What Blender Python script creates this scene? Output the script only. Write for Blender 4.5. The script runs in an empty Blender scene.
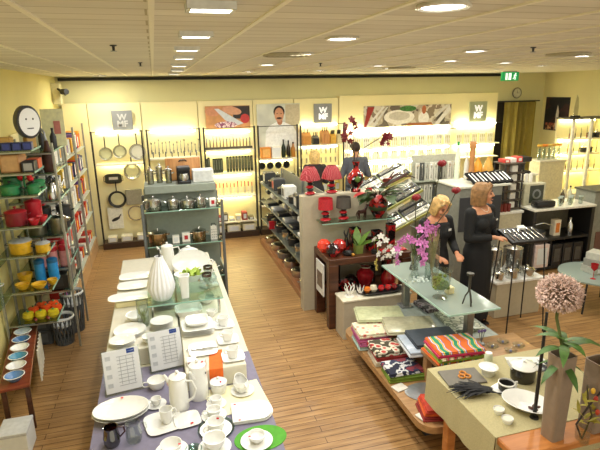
import bpy, bmesh, math, random
from mathutils import Vector, Matrix, Euler
rnd = random.Random(11)
SC = bpy.context.scene
COL = SC.collection
PI = math.pi

# ------------------------------------------------------------------ materials
def lin(h):
    v = [int(h[i:i+2], 16)/255 for i in (0, 2, 4)]
    return [c/12.92 if c <= .04045 else ((c+.055)/1.055)**2.4 for c in v] + [1]
MATS = {}
def M(hexc, rough=.5, metal=0., var=.1, scale=25., emit=0., coat=0., bump=0.):
    """plain procedural material: principled with a little noise in its colour"""
    key = (hexc, rough, metal, var, scale, emit, coat, bump)
    if key in MATS: return MATS[key]
    m = bpy.data.materials.new('paint_' + hexc); m.use_nodes = True
    nt = m.node_tree; b = nt.nodes['Principled BSDF']
    c = lin(hexc)
    tc = nt.nodes.new('ShaderNodeTexCoord'); nz = nt.nodes.new('ShaderNodeTexNoise')
    nz.inputs['Scale'].default_value = scale
    nt.links.new(tc.outputs['Object'], nz.inputs['Vector'])
    rp = nt.nodes.new('ShaderNodeValToRGB')
    rp.color_ramp.elements[0].position = .3; rp.color_ramp.elements[1].position = .7
    rp.color_ramp.elements[0].color = [x*(1-var) for x in c[:3]] + [1]
    rp.color_ramp.elements[1].color = [min(1, x*(1+var)) for x in c[:3]] + [1]
    nt.links.new(nz.outputs['Fac'], rp.inputs['Fac'])
    nt.links.new(rp.outputs['Color'], b.inputs['Base Color'])
    b.inputs['Roughness'].default_value = rough; b.inputs['Metallic'].default_value = metal
    if coat: b.inputs['Coat Weight'].default_value = coat
    if emit:
        nt.links.new(rp.outputs['Color'], b.inputs['Emission Color'])
        b.inputs['Emission Strength'].default_value = emit
    if bump:
        bp = nt.nodes.new('ShaderNodeBump'); bp.inputs['Strength'].default_value = bump
        bp.inputs['Distance'].default_value = .01
        nt.links.new(nz.outputs['Fac'], bp.inputs['Height']); nt.links.new(bp.outputs['Normal'], b.inputs['Normal'])
    MATS[key] = m
    return m

def pattern(name, kind, cols, scale=8., rough=.8, stretch=(1, 1, 1)):
    """procedural pattern with hard colour steps"""
    if name in MATS: return MATS[name]
    m = bpy.data.materials.new(name); m.use_nodes = True
    nt = m.node_tree; b = nt.nodes['Principled BSDF']; b.inputs['Roughness'].default_value = rough
    tc = nt.nodes.new('ShaderNodeTexCoord'); mp = nt.nodes.new('ShaderNodeMapping')
    mp.inputs['Scale'].default_value = stretch
    nt.links.new(tc.outputs['Object'], mp.inputs['Vector'])
    if kind == 'noise':
        t = nt.nodes.new('ShaderNodeTexNoise'); t.inputs['Detail'].default_value = 3; out = t.outputs['Fac']
    elif kind == 'wave':
        t = nt.nodes.new('ShaderNodeTexWave'); t.inputs['Distortion'].default_value = 2.5; out = t.outputs['Fac']
    else:
        t = nt.nodes.new('ShaderNodeTexVoronoi'); out = t.outputs['Distance']
    t.inputs['Scale'].default_value = scale
    nt.links.new(mp.outputs['Vector'], t.inputs['Vector'])
    rp = nt.nodes.new('ShaderNodeValToRGB'); rp.color_ramp.interpolation = 'CONSTANT'
    e = rp.color_ramp.elements
    lo, hi = (.36, .68) if kind == 'noise' else (.0, .75)
    while len(e) < len(cols): e.new(.5)
    for i, c in enumerate(cols):
        e[i].position = 0 if i == 0 else lo + (hi-lo)*i/len(cols); e[i].color = lin(c)
    nt.links.new(out, rp.inputs['Fac']); nt.links.new(rp.outputs['Color'], b.inputs['Base Color'])
    MATS[name] = m
    return m

def thin_glass(name, tint='d8ece2', refl=.07, rough=.02, frost_sheen=0.):
    if name in MATS: return MATS[name]
    m = bpy.data.materials.new(name); m.use_nodes = True
    nt = m.node_tree; nt.nodes.remove(nt.nodes['Principled BSDF'])
    tr = nt.nodes.new('ShaderNodeBsdfTransparent'); gl = nt.nodes.new('ShaderNodeBsdfGlossy')
    gl.inputs['Roughness'].default_value = rough
    fr = nt.nodes.new('ShaderNodeLayerWeight'); fr.inputs['Blend'].default_value = .25
    ad = nt.nodes.new('ShaderNodeMath'); ad.operation = 'MULTIPLY_ADD'
    ad.inputs[1].default_value = .5; ad.inputs[2].default_value = refl
    nz = nt.nodes.new('ShaderNodeTexNoise'); nz.inputs['Scale'].default_value = 6
    rp = nt.nodes.new('ShaderNodeValToRGB'); c = lin(tint)
    rp.color_ramp.elements[0].color = [x*.95 for x in c[:3]]+[1]; rp.color_ramp.elements[1].color = c
    nt.links.new(nz.outputs['Fac'], rp.inputs['Fac']); nt.links.new(rp.outputs['Color'], tr.inputs['Color'])
    mx = nt.nodes.new('ShaderNodeMixShader')
    nt.links.new(fr.outputs['Facing'], ad.inputs[0]); nt.links.new(ad.outputs[0], mx.inputs['Fac'])
    nt.links.new(tr.outputs[0], mx.inputs[1]); nt.links.new(gl.outputs[0], mx.inputs[2])
    out = mx.outputs[0]
    if frost_sheen:  # diffuse share paints frosting and the pale ceiling reflected in the glass
        df = nt.nodes.new('ShaderNodeBsdfDiffuse'); df.inputs['Color'].default_value = c
        m2 = nt.nodes.new('ShaderNodeMixShader'); m2.inputs['Fac'].default_value = frost_sheen
        nt.links.new(out, m2.inputs[1]); nt.links.new(df.outputs[0], m2.inputs[2]); out = m2.outputs[0]
    nt.links.new(out, nt.nodes['Material Output'].inputs['Surface'])
    MATS[name] = m
    return m

def wood(name, a, b_, plank=None, scale=3., rough=.4, stretch=(1, 12, 12), gap=None):
    if name in MATS: return MATS[name]
    m = bpy.data.materials.new(name); m.use_nodes = True
    nt = m.node_tree; b = nt.nodes['Principled BSDF']; b.inputs['Roughness'].default_value = rough
    tc = nt.nodes.new('ShaderNodeTexCoord'); mp = nt.nodes.new('ShaderNodeMapping')
    mp.inputs['Scale'].default_value = stretch
    nt.links.new(tc.outputs['Object'], mp.inputs['Vector'])
    nz = nt.nodes.new('ShaderNodeTexNoise'); nz.inputs['Scale'].default_value = scale; nz.inputs['Detail'].default_value = 5
    nt.links.new(mp.outputs['Vector'], nz.inputs['Vector'])
    rp = nt.nodes.new('ShaderNodeValToRGB'); rp.color_ramp.elements[0].position = .3; rp.color_ramp.elements[1].position = .72
    rp.color_ramp.elements[0].color = lin(a); rp.color_ramp.elements[1].color = lin(b_)
    nt.links.new(nz.outputs['Fac'], rp.inputs['Fac'])
    src = rp.outputs['Color']
    if plank:
        br = nt.nodes.new('ShaderNodeTexBrick'); br.offset = .37
        br.inputs['Scale'].default_value = 1; br.inputs['Brick Width'].default_value = plank[0]
        br.inputs['Row Height'].default_value = plank[1]; br.inputs['Mortar Size'].default_value = plank[2]
        br.inputs['Color1'].default_value = (.86, .85, .84, 1); br.inputs['Color2'].default_value = (1.0, 1.0, 1.0, 1)
        br.inputs['Mortar'].default_value = lin(gap or '6a5238'); br.inputs['Bias'].default_value = 0
        nt.links.new(tc.outputs['Object'], br.inputs['Vector'])
        mx = nt.nodes.new('ShaderNodeMix'); mx.data_type = 'RGBA'; mx.blend_type = 'MULTIPLY'
        mx.inputs['Factor'].default_value = 1
        nt.links.new(src, mx.inputs[6]); nt.links.new(br.outputs['Color'], mx.inputs[7])
        src = mx.outputs[2]
    nt.links.new(src, b.inputs['Base Color'])
    MATS[name] = m
    return m

# frequently used
WHITE = M('ebebe6', .18, coat=.4, var=.02)          # glazed porcelain
PAPER = M('dcdedc', .7, var=.03)
CREAM = M('e8dfb4', .7, var=.03, scale=3)
PANEL = M('efe4ae', .6, var=.03, scale=2)
STEEL = M('c9c9c4', .22, 1, var=.12, scale=8)
GREYM = M('8d9090', .38, .7, var=.06)
BLACK = M('161617', .4, var=.15)
DARK = M('2a2b2c', .5, var=.15)
RED = M('b3202a', .25, var=.15, coat=.5)
LACQ = pattern('lacquer_red_black', 'noise', ['140c0c', '2a0f10', '8c1a1c', 'b02420', '5a1416'], 9, .15)
BEIGE = M('b8ae98', .6, var=.04)
WGREY = M('c9c4b4', .6, var=.04)
GLASS = thin_glass('shelf_glass', 'e0f0e8', .08)
CLEAR = thin_glass('clear_glass', 'f6faf8', .04)
EDGE = M('8fb8a6', .2, var=.05)
BROWN = wood('dark_brown_wood', '3a2014', '5d3520', stretch=(1, 9, 9), rough=.35)
OAK = wood('oak_edge', '987248', 'b98f5e', stretch=(2, 10, 10))
PINEK = wood('knife_block_wood', 'a8703c', 'd09a5c', stretch=(8, 8, 1), rough=.5)
CARD = M('b98a5a', .8, var=.08)
YEL = M('d0a21e', .3, var=.15, coat=.4)
GRN = M('2f7d4a', .35, var=.15, coat=.3)

# ------------------------------------------------------------------ mesh builder
class MB:
    def __init__(s): s.bm = bmesh.new()
    def _t(s, vs, c, rot):
        m = Euler(rot).to_matrix() if rot else None
        for v in vs:
            if m: v.co = m @ v.co
            v.co += Vector(c)
    def box(s, c, d, rot=None, bev=0., seg=1):
        r = bmesh.ops.create_cube(s.bm, size=1); vs = r['verts']
        for v in vs: v.co = Vector((v.co.x*d[0], v.co.y*d[1], v.co.z*d[2]))
        if bev:
            es = list({e for v in vs for e in v.link_edges})
            q = bmesh.ops.bevel(s.bm, geom=es, offset=bev, segments=seg, affect='EDGES', profile=.5)
            vs = list({v for f in q['faces'] for v in f.verts} | {v for v in vs if v.is_valid})
        s._t(vs, c, rot); return s
    def lathe(s, prof, n=20, c=(0, 0, 0), sx=1, sy=1, p=2., rot=None, flute=0, fd=0., ph=0.):
        rings = []; new = []
        for r, z in prof:
            if r <= 1e-6:
                v = s.bm.verts.new((0, 0, z)); rings.append([v]); new.append(v)
            else:
                ring = []
                for i in range(n):
                    a = 2*PI*i/n + ph; ca, sa = math.cos(a), math.sin(a)
                    k = (abs(ca)**p + abs(sa)**p)**(-1/p)
                    if flute: k *= 1 + fd*math.cos(flute*a)
                    v = s.bm.verts.new((r*k*ca*sx, r*k*sa*sy, z)); ring.append(v); new.append(v)
                rings.append(ring)
        for a, b in zip(rings, rings[1:]):
            for i in range(n):
                j = (i+1) % n
                if len(a) == 1 and len(b) == 1: break
                if len(a) == 1: f = (a[0], b[i], b[j])
                elif len(b) == 1: f = (a[i], b[0], a[j])
                else: f = (a[i], b[i], b[j], a[j])
                s.bm.faces.new(f)
        s._t(new, c, rot); return s
    def ball(s, c, r, n=12, rot=None):
        if not hasattr(r, '__len__'): r = (r, r, r)
        q = bmesh.ops.create_uvsphere(s.bm, u_segments=n, v_segments=max(5, n*2//3), radius=1)
        for v in q['verts']: v.co = Vector((v.co.x*r[0], v.co.y*r[1], v.co.z*r[2]))
        s._t(q['verts'], c, rot); return s
    def tube(s, pts, r, n=8, flat=1.):
        pts = [Vector(p) for p in pts]; rings = []
        rs = r if hasattr(r, '__len__') else [r]*len(pts)
        t0 = (pts[1]-pts[0]).normalized()
        u = t0.orthogonal().normalized()
        for i, p in enumerate(pts):
            t = (pts[min(i+1, len(pts)-1)] - pts[max(i-1, 0)]).normalized()
            u = (u - t*u.dot(t)); u = u.normalized() if u.length > 1e-6 else t.orthogonal().normalized()
            w = t.cross(u)
            rings.append([s.bm.verts.new(p + (u*math.cos(2*PI*k/n) + w*math.sin(2*PI*k/n)*flat)*rs[i]) for k in range(n)])
        for a, b in zip(rings, rings[1:]):
            for k in range(n): s.bm.faces.new((a[k], a[(k+1) % n], b[(k+1) % n], b[k]))
        s.bm.faces.new(rings[0][::-1]); s.bm.faces.new(rings[-1]); return s
    def prism(s, poly, z0, z1, c=(0, 0, 0), rot=None):
        lo = [s.bm.verts.new((x, y, z0)) for x, y in poly]; hi = [s.bm.verts.new((x, y, z1)) for x, y in poly]
        s.bm.faces.new(lo[::-1]); s.bm.faces.new(hi); n = len(poly)
        for i in range(n): s.bm.faces.new((lo[i], lo[(i+1) % n], hi[(i+1) % n], hi[i]))
        s._t(lo+hi, c, rot); return s
    def leaf(s, base, d, L, W, droop=.3, up=(0, 0, 1), n=5, th=.0012):
        """a pointed blade starting at base, heading along d, bending down"""
        d = Vector(d).normalized(); side = d.cross(Vector(up))
        side = side.normalized() if side.length > 1e-4 else d.orthogonal().normalized()
        prev = None; p = Vector(base); nrm = side.cross(d).normalized()
        for i in range(n+1):
            t = i/n; w = W*math.sin(PI*min(1, .12+.88*t))*.5 + .0005
            a = [s.bm.verts.new(p-side*w), s.bm.verts.new(p+nrm*(-th*2)), s.bm.verts.new(p+side*w), s.bm.verts.new(p+nrm*th)]
            if prev:
                for k in range(4): s.bm.faces.new((prev[k], prev[(k+1) % 4], a[(k+1) % 4], a[k]))
            else: s.bm.faces.new(a)
            prev = a; d = (d + Vector((0, 0, -droop/n))).normalized(); p = p + d*(L/n)
        s.bm.faces.new(prev[::-1]); return s
    def build(s, name, mat, parent=None, loc=None, rot=None, ang=35, smooth=True):
        bmesh.ops.recalc_face_normals(s.bm, faces=s.bm.faces[:])
        me = bpy.data.meshes.new(name); s.bm.to_mesh(me); s.bm.free()
        if smooth and len(me.polygons):
            me.polygons.foreach_set('use_smooth', [True]*len(me.polygons))
            me.set_sharp_from_angle(angle=math.radians(ang))
        me.materials.append(mat)
        o = bpy.data.objects.new(name, me); COL.objects.link(o)
        if parent: o.parent = parent
        if loc: o.location = loc
        if rot: o.rotation_euler = rot
        return o

def tag(o, label, cat, group=None):
    o['label'] = label; o['category'] = cat
    if group: o['group'] = group
    return o
def T(name, label, cat, loc=(0, 0, 0), rz=0., group=None, rot=None):
    o = bpy.data.objects.new(name, None); o.empty_display_size = .05; COL.objects.link(o)
    o.location = loc; o.rotation_euler = rot or (0, 0, rz)
    return tag(o, label, cat, group)
KIDS = {}
def cp(root, loc, rz=None, label=None, rot=None, scale=None, mat=None, group=None):
    """a copy of a thing with copies of its parts and sub-parts"""
    def rec(o, par):
        c = o.copy(); COL.objects.link(c)
        if par: c.parent = par
        for k in [x for x in ALLC(o)]: rec(k, c)
        return c
    r = rec(root, None); r.location = loc
    if rz is not None: r.rotation_euler = (0, 0, rz)
    if rot: r.rotation_euler = rot
    if label: r['label'] = label
    if group: r['group'] = group
    if scale: r.scale = scale if hasattr(scale, '__len__') else (scale,)*3
    return r
def ALLC(o): return [x for x in bpy.data.objects if x.parent is o]
def struct(o): o['kind'] = 'structure'; return o
def recolor(root, mat, only=None):
    for o in [root]+ALLC(root)+[g for c in ALLC(root) for g in ALLC(c)]:
        if o.type == 'MESH' and (only is None or o.name.split('.')[0] in only):
            o.data = o.data.copy(); o.data.materials[0] = mat
    return root
ORD = ['leftmost', 'second from the left', 'third from the left', 'fourth from the left', 'fifth from the left', 'sixth from the left',
       'seventh from the left', 'eighth from the left', 'ninth from the left', 'tenth from the left', 'eleventh from the left', 'twelfth from the left']
ORR = ['rightmost', 'second from the right', 'third from the right', 'fourth from the right', 'fifth from the right', 'sixth from the right',
       'seventh from the right', 'eighth from the right', 'ninth from the right', 'tenth from the right', 'eleventh from the right', 'twelfth from the right']
def nth(i, n):
    if n == 1: return 'only'
    if n == 3 and i == 1: return 'middle'
    return ORD[i] if i < (n+1)//2 else ORR[n-1-i]
def near(i, n):
    w = ['nearest', 'second nearest', 'third nearest', 'fourth nearest', 'fifth nearest', 'sixth nearest', 'seventh nearest', 'eighth nearest', 'ninth nearest', 'tenth nearest', 'eleventh nearest', 'twelfth nearest']
    return 'farthest' if i == n-1 and n > 1 else w[i]
def text_mesh(name, body, size, mat, parent, loc, rot, depth=.002):
    cu = bpy.data.curves.new(name, 'FONT'); cu.body = body; cu.size = size; cu.extrude = depth; cu.offset = size*.035
    cu.align_x = 'CENTER'; cu.align_y = 'CENTER'; cu.space_line = .8
    tmp = bpy.data.objects.new(name+'_source', cu); COL.objects.link(tmp)
    dg = bpy.context.evaluated_depsgraph_get(); dg.update()
    me = bpy.data.meshes.new_from_object(tmp.evaluated_get(dg)); COL.objects.unlink(tmp); bpy.data.objects.remove(tmp)
    me.materials.clear(); me.materials.append(mat)
    o = bpy.data.objects.new(name, me); COL.objects.link(o); o.parent = parent; o.location = loc; o.rotation_euler = rot
    return o

# ------------------------------------------------------------------ camera
C0 = Vector((0, 0, 2.85)); F, PITCH, YAW, ROLL = 500., math.radians(15.1), math.radians(15.6), math.radians(1.0)
fw = Vector((math.sin(YAW)*math.cos(PITCH), math.cos(YAW)*math.cos(PITCH), -math.sin(PITCH)))
rt = Vector((math.cos(YAW), -math.sin(YAW), 0)); up = rt.cross(fw)
rt2 = rt*math.cos(ROLL) - up*math.sin(ROLL); up2 = up*math.cos(ROLL) + rt*math.sin(ROLL)
cam = bpy.data.cameras.new('camera'); cam.sensor_width = 36; cam.lens = 36*F/600; cam.clip_start = .05
co = bpy.data.objects.new('camera', cam); COL.objects.link(co)
co.matrix_world = Matrix(((rt2.x, up2.x, -fw.x, C0.x), (rt2.y, up2.y, -fw.y, C0.y), (rt2.z, up2.z, -fw.z, C0.z), (0, 0, 0, 1)))
SC.camera = co

# ------------------------------------------------------------------ generic goods
def pot(label, loc, r=.11, h=.12, body=STEEL, lid=STEEL, group=None, rz=0., knob=None, name='cooking_pot', haslid=True):
    t = T(name, label, 'pot', loc, rz, group)
    m = MB().lathe([(0, .002), (r*.95, .0), (r, .01), (r, h), (r+.004, h+.003), (r-.004, h), (r-.006, .012), (0, .012)] if not haslid else
                   [(0, 0), (r*.95, 0), (r, .01), (r, h), (0, h)], 18)
    m.build('body', body, t)
    for s in (-1, 1):
        MB().tube([(s*r*.98, -.03, h*.75), (s*(r+.03), -.028, h*.8), (s*(r+.03), .028, h*.8), (s*r*.98, .03, h*.75)], .005, 6).build('handle', knob or body, t)
    if haslid:
        l = MB().lathe([(r+.004, h), (r+.004, h+.006), (r*.7, h+.022), (0, h+.03)], 18).build('lid', lid, t)
        MB().lathe([(.008, h+.028), (.008, h+.04), (.018, h+.046), (.014, h+.055), (0, h+.057)], 10).build('knob', knob or lid, l)
    return t
def cup(label, loc, r=.042, h=.06, rz=0., mat=None, group=None, handle=True, flare=1.):
    t = T('cup', label, 'cup', loc, rz, group)
    MB().lathe([(0, 0), (r*.6, 0), (r*.66, .004), (r*.92, h*.5), (r*flare, h), (r*flare-.004, h), (r*.86, h*.5), (r*.5, .008), (0, .008)], 24).build('body', mat or WHITE, t)
    if handle:
        MB().tube([(r*.9, 0, h*.82), (r*1.35, 0, h*.86), (r*1.6, 0, h*.6), (r*1.35, 0, h*.3), (r*.8, 0, h*.3)], .0045, 8).build('handle', mat or WHITE, t)
    return t
def plate(label, loc, r=.1, sx=1, sy=1, p=2., rz=0., h=.014, mat=None, name='plate', group=None, cat='plate', n=32, rot=None, well=.65):
    o = MB().lathe([(0, 0), (r*.6, 0), (r*.97, h*.85), (r, h), (r*.96, h), (r*well, h*.35), (0, h*.35)], n, sx=sx, sy=sy, p=p).build(name, mat or WHITE, None, loc, rot or (0, 0, rz))
    return tag(o, label, cat, group)
def bowl(label, loc, r=.08, h=.06, sx=1, sy=1, p=2., rz=0., mat=None, name='bowl', group=None, n=28):
    o = MB().lathe([(0, 0), (r*.5, 0), (r*.55, .006), (r*.88, h*.55), (r, h), (r-.005, h), (r*.82, h*.55), (r*.45, .012), (0, .01)], n, sx=sx, sy=sy, p=p).build(name, mat or WHITE, None, loc, (0, 0, rz))
    return tag(o, label, 'bowl', group)
def vase(label, loc, prof, mat, n=24, name='vase', rz=0., group=None, **k):
    o = MB().lathe(prof, n, **k).build(name, mat, None, loc, (0, 0, rz))
    return tag(o, label, 'vase', group)
def carton(label, loc, d, mat, face=None, rz=0., name='carton', group=None, fmat=None):
    """cardboard carton with folded lid seam and a printed front panel (front is -Y)"""
    t = T(name, label, 'box', loc, rz, group)
    MB().box((0, 0, d[2]/2), d, bev=min(d)*.04).build('body', mat, t)
    if face:
        MB().box((0, -d[1]/2-.0008, d[2]*.5), (d[0]*face, .0015, d[2]*face), bev=.0004).build('front_print', fmat or PAPER, t)
    return t
def bottle(label, loc, r=.035, h=.26, mat=BLACK, cap=BLACK, group=None, name='bottle', capname='cap'):
    t = T(name, label, 'bottle', loc, 0, group)
    MB().lathe([(0, 0), (r*.95, 0), (r, .01), (r, h*.58), (r*.38, h*.78), (r*.36, h*.92), (0, h*.92)], 14).build('body', mat, t)
    MB().lathe([(r*.42, h*.9), (r*.42, h), (0, h)], 10).build(capname, cap, t)
    return t
def folded(label, loc, d, mats, layers=3, rz=0., group=None, name='folded_tablecloth', cat='tablecloth'):
    """a folded cloth: rounded layers lying on one another with a fold along the front"""
    t = T(name, label, cat, loc, rz, group)
    th = d[2]/layers
    for i in range(layers):
        q = 1-.03*i
        MB().box((rnd.uniform(-.006, .006), rnd.uniform(-.006, .006), th*(i+.5)), (d[0]*q, d[1]*q, th*.98), bev=th*.4, seg=2).build('fold', mats[i % len(mats)], t)
    return t
# ================================================================== THE ROOM
def box_obj(name, c, d, mat, bev=0.): return MB().box(c, d, bev=bev).build(name, mat)
struct(box_obj('floor', (3.6, 4.1, -.05), (10.6, 12.4, .1), wood('laminate_floor', '8c673d', 'bd9562', (1.15, .075, .0025), 2.2, .36, (1, 14, 1))))
CEILM = pattern('ceiling_boards', 'noise', ['d8d2ba', 'dcd6c0', 'd4cdb4'], 6, .85)
cl = MB().box((3.6, 4.1, 3.2), (10.6, 12.4, .1))
ceil = struct(cl.build('ceiling', wood('ceiling_planks', 'e2dcc8', 'ece6d4', (40, .16, .005), 2, .8, (1, 4, 1), 'c4beaa')))
for k in range(-3, 20):
    x = k*.45 + .02
    b = struct(box_obj('trim_%d' % (k+4), (x, 4.1, 3.149), (.022, 12, .012), M('f0ead2', .6, var=.02)))
struct(box_obj('wall_left', (-1.73, 4.1, 1.575), (.1, 12.4, 3.15), M('e6d98f', .8, var=.03, scale=2)))
WALLY = M('eae0a6', .8, var=.03, scale=2)
struct(box_obj('wall_back', (3.6, 10.25, 1.575), (10.6, .1, 3.15), M('dcd7a6', .8, var=.03, scale=2)))
struct(box_obj('wall_right', (8.95, 6.6, 1.575), (.1, 7.2, 3.15), WALLY))
struct(box_obj('trim_40', (3.1, 10.17, 3.105), (9.45, .06, .05), M('30302a', .9)))  # black strip paints the shade of the gap under the ceiling
# lit wall panelling with a step in front of the back wall
for i, (x0, x1) in enumerate([(-1.6, -1.18), (-1.18, -.25), (-.25, .79), (.79, 1.86), (1.86, 2.7), (2.7, 3.66)]):
    struct(box_obj('trim_%d' % (50+i), ((x0+x1)/2, 10.07, 1.34), (x1-x0-.012, .16, 2.68), PANEL, .004))
struct(box_obj('trim_60', (5.57, 10.06, 1.36), (3.8, .18, 2.72), PANEL, .004))

# ceiling lights ----------------------------------------------------
LAMP = M('fffdf4', .5, var=.0, emit=9)
def lamp_light(x, y, w, size, shape='DISK', col=(1, .97, .86)):
    l = bpy.data.lights.new('lamp', 'AREA'); l.energy = w; l.shape = shape; l.size = size; l.color = col
    if shape == 'RECTANGLE': l.size_y = size*.5
    o = bpy.data.objects.new('lamp', l); COL.objects.link(o); o.location = (x, y, 3.118)
sq = [(.22, 1.91), (.24, 2.81), (.25, 3.72), (.28, 4.63), (.30, 5.93), (.34, 7.19), (.35, 8.6)]
for i, (x, y) in enumerate(sq):
    t = T('ceiling_light', 'rectangular recessed ceiling spotlight, %s of the row running to the back wall' % near(i, len(sq)), 'ceiling light', (x, y, 3.15), 0, 'row of rectangular ceiling lights')
    m = MB()
    for sx in (-1, 1): m.box((sx*.078, 0, -.012), (.014, .11, .03))
    for sy in (-1, 1): m.box((0, sy*.05, -.012), (.17, .014, .03))
    m.build('frame', M('d8d8d0', .4), t); MB().box((0, 0, -.008), (.142, .086, .012), bev=.003).build('diffuser', LAMP, t)
    lamp_light(x, y, 9, .13, 'RECTANGLE', (.95, .97, 1))
rd = [(1.07, 1.79, 'large round ceiling downlight cut by the top edge of the photo'), (1.11, 2.97, 'round ceiling downlight, second nearest, above the red lamps'),
      (2.63, 3.86, 'round ceiling downlight right of centre, above the cutlery wall picture'), (1.23, 4.25, 'round ceiling downlight beside the ceiling air vent above the red lamps'),
      (1.31, 5.99, 'small round ceiling downlight above the chef picture'), (1.45, 8.06, 'farthest left small round ceiling downlight above the knife picture'),
      (2.56, 7.84, 'small round ceiling downlight above the grey logo sign beside the chef picture'), (3.27, 5.26, 'round ceiling downlight above the right end of the cutlery picture'),
      (2.87, 6.33, 'round ceiling downlight above the long tableware picture, left of its pair'), (3.45, 7.26, 'round ceiling downlight above the long tableware picture, right of its pair'),
      (4.33, 5.7, 'round ceiling downlight left of the exit sign'), (5.9, 7.9, 'small round ceiling downlight just behind the exit sign'),
      (5.6, 6.54, 'round ceiling downlight above the dark knife poster'), (4.29, 4.43, 'round ceiling downlight nearest the right edge of the photo'), (-.85, 9.4, 'oblong ceiling downlight above the hanging pans')]
for x, y, lb in rd:
    t = T('ceiling_downlight', lb, 'ceiling light', (x, y, 3.15), 0, 'round ceiling downlights')
    MB().lathe([(.095, 0), (.105, -.012), (.095, -.016), (.08, -.008), (.08, 0)], 24).build('ring', M('e6e2d4', .4), t)
    MB().lathe([(0, -.004), (.08, -.004), (.078, -.011), (0, -.013)], 24).build('diffuser', LAMP, t)
    lamp_light(x, y, 16, .15)
for x, y, lb in [(1.12, 4.35, 'round slotted air vent in the ceiling above the red lamps'), (3.55, 7.0, 'round slotted air vent in the ceiling near the back wall'), (3.9, 4.2, 'dark round air vent in the ceiling at the right')]:
    t = T('ceiling_vent', lb, 'vent', (x, y, 3.15))
    m = MB()
    for q in range(4): m.lathe([(.2-q*.045, 0), (.2-q*.045, -.02), (.18-q*.045, -.02), (.18-q*.045, 0)], 24)
    m.build('louvre', M('b5ad90', .6), t); MB().lathe([(0, -.001), (.2, -.001), (.2, -.004), (0, -.004)], 24).build('backing', DARK, t)
for x, y, lb in [(-.22, 3.6, 'small ceiling sprinkler head above the left shelves'), (-.1, 5.6, 'small ceiling sprinkler head farther back on the left'), (2.9, 2.55, 'dark ceiling sprinkler head nearest the camera on the right'), (2.95, 3.55, 'ceiling sprinkler head above the cutlery picture on the right'), (1.9, 5.8, 'small ceiling sprinkler head in the middle of the ceiling')]:
    t = T('sprinkler_head', lb, 'sprinkler', (x, y, 3.15), 0, 'ceiling sprinklers')
    MB().lathe([(.022, 0), (.022, -.006), (.009, -.01), (.008, -.035), (0, -.035)], 10).build('stem', DARK, t)
    MB().lathe([(0, -.034), (.02, -.036), (.02, -.04), (0, -.04)], 10).build('deflector', GREYM, t)
# security camera on the left wall
t = T('security_camera', 'black security camera on a bracket high in the back left corner', 'camera', (-1.6, 9.7, 2.86))
MB().box((-.01, .1, .0), (.14, .2, .36), bev=.01).build('bracket', M('cfc79a', .6), t)
MB().tube([(.03, 0, .08), (.1, -.06, .03), (.16, -.12, -.02)], .02, 10).build('housing', BLACK, t)
MB().lathe([(.05, 0), (.05, .12), (0, .12)], 12, rot=(PI/2, 0, 0.75), c=(.1, -.03, .03)).build('body', BLACK, t)
# exit sign
t = T('exit_sign', 'green illuminated emergency exit sign hanging from the ceiling at the back', 'sign', (6.98, 9.0, 3.15))
G = M('1c9a54', .4, var=.03, emit=.5); W = M('ffffff', .4, var=0, emit=.8)
MB().box((0, 0, -.105), (.39, .06, .17), bev=.004).build('panel', G, t)
MB().box((0, 0, -.01), (.3, .05, .02)).build('mount', GREYM, t)
m = MB()
m.box((-.1, -.032, -.105), (.045, .003, .13)).box((-.02, -.032, -.105), (.06, .003, .13))
m.build('door_symbol', W, t)
m = MB().ball((.11, -.033, -.055), (.017, .003, .017), 10)
m.tube([(.1, -.033, -.075), (.085, -.033, -.11)], .012, 6).tube([(.09, -.033, -.11), (.115, -.033, -.135), (.1, -.033, -.17)], .008, 6)
m.tube([(.088, -.033, -.112), (.07, -.033, -.145), (.05, -.033, -.15)], .008, 6).tube([(.1, -.033, -.08), (.135, -.033, -.095)], .006, 6).tube([(.1, -.033, -.08), (.065, -.033, -.085)], .006, 6)
m.build('running_figure', W, t)
# wall clock
t = T('wall_clock', 'small round grey wall clock above the curtained doorway', 'clock', (8.12, 10.18, 2.7), rot=(PI/2, 0, 0))
MB().lathe([(0, 0), (.12, 0), (.125, .02), (.115, .03), (.1, .02), (0, .02)], 28).build('case', M('7a7a66', .4), t)
f = MB().lathe([(0, .02), (.1, .02), (.1, .023), (0, .023)], 28).build('face', M('cfcdb4', .6), t)
m = MB()
for k in range(12): m.box((.085*math.sin(k*PI/6), .085*math.cos(k*PI/6), .0242), (.006, .014, .002), rot=(0, 0, -k*PI/6))
m.build('hour_marks', DARK, f)
MB().box((.0, .03, .027), (.008, .06, .002)).box((.03, 0, .029), (.08, .006, .002)).build('hands', BLACK, t)
# curtain in the doorway
struct(MB().box((8.06, 10.19, 1.26), (1.2, .03, 2.53)).build('doorway_shade', M('2a2416', .9)))  # dark sheet painted as the unlit gap of the doorway
t = T('curtain', 'olive brown floor-length curtain drawn across the back doorway', 'curtain', (8.05, 10.0, 0))
m = MB(); pts = []
NX = 90
def cy(u): return .035*math.sin(u*34) + .02*math.sin(u*71+1) + .03*math.sin(u*13)
for i in range(NX+1):
    u = i/NX; x = -.34 + .86*u
    pts.append((x, cy(u)))
poly = pts + [(x, y+.012) for x, y in pts[::-1]]
for i in range(NX):
    m.prism([pts[i], pts[i+1], (pts[i+1][0], pts[i+1][1]+.012), (pts[i][0], pts[i][1]+.012)], .01, 2.5)
bmesh.ops.remove_doubles(m.bm, verts=m.bm.verts[:], dist=1e-5)
m.build('drape', M('8f8038', .85, var=.15, scale=3), t, ang=80)
m = MB().tube([(-.6, 0, 2.52), (.58, 0, 2.52)], .014, 8).build('rail', DARK, t)
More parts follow.
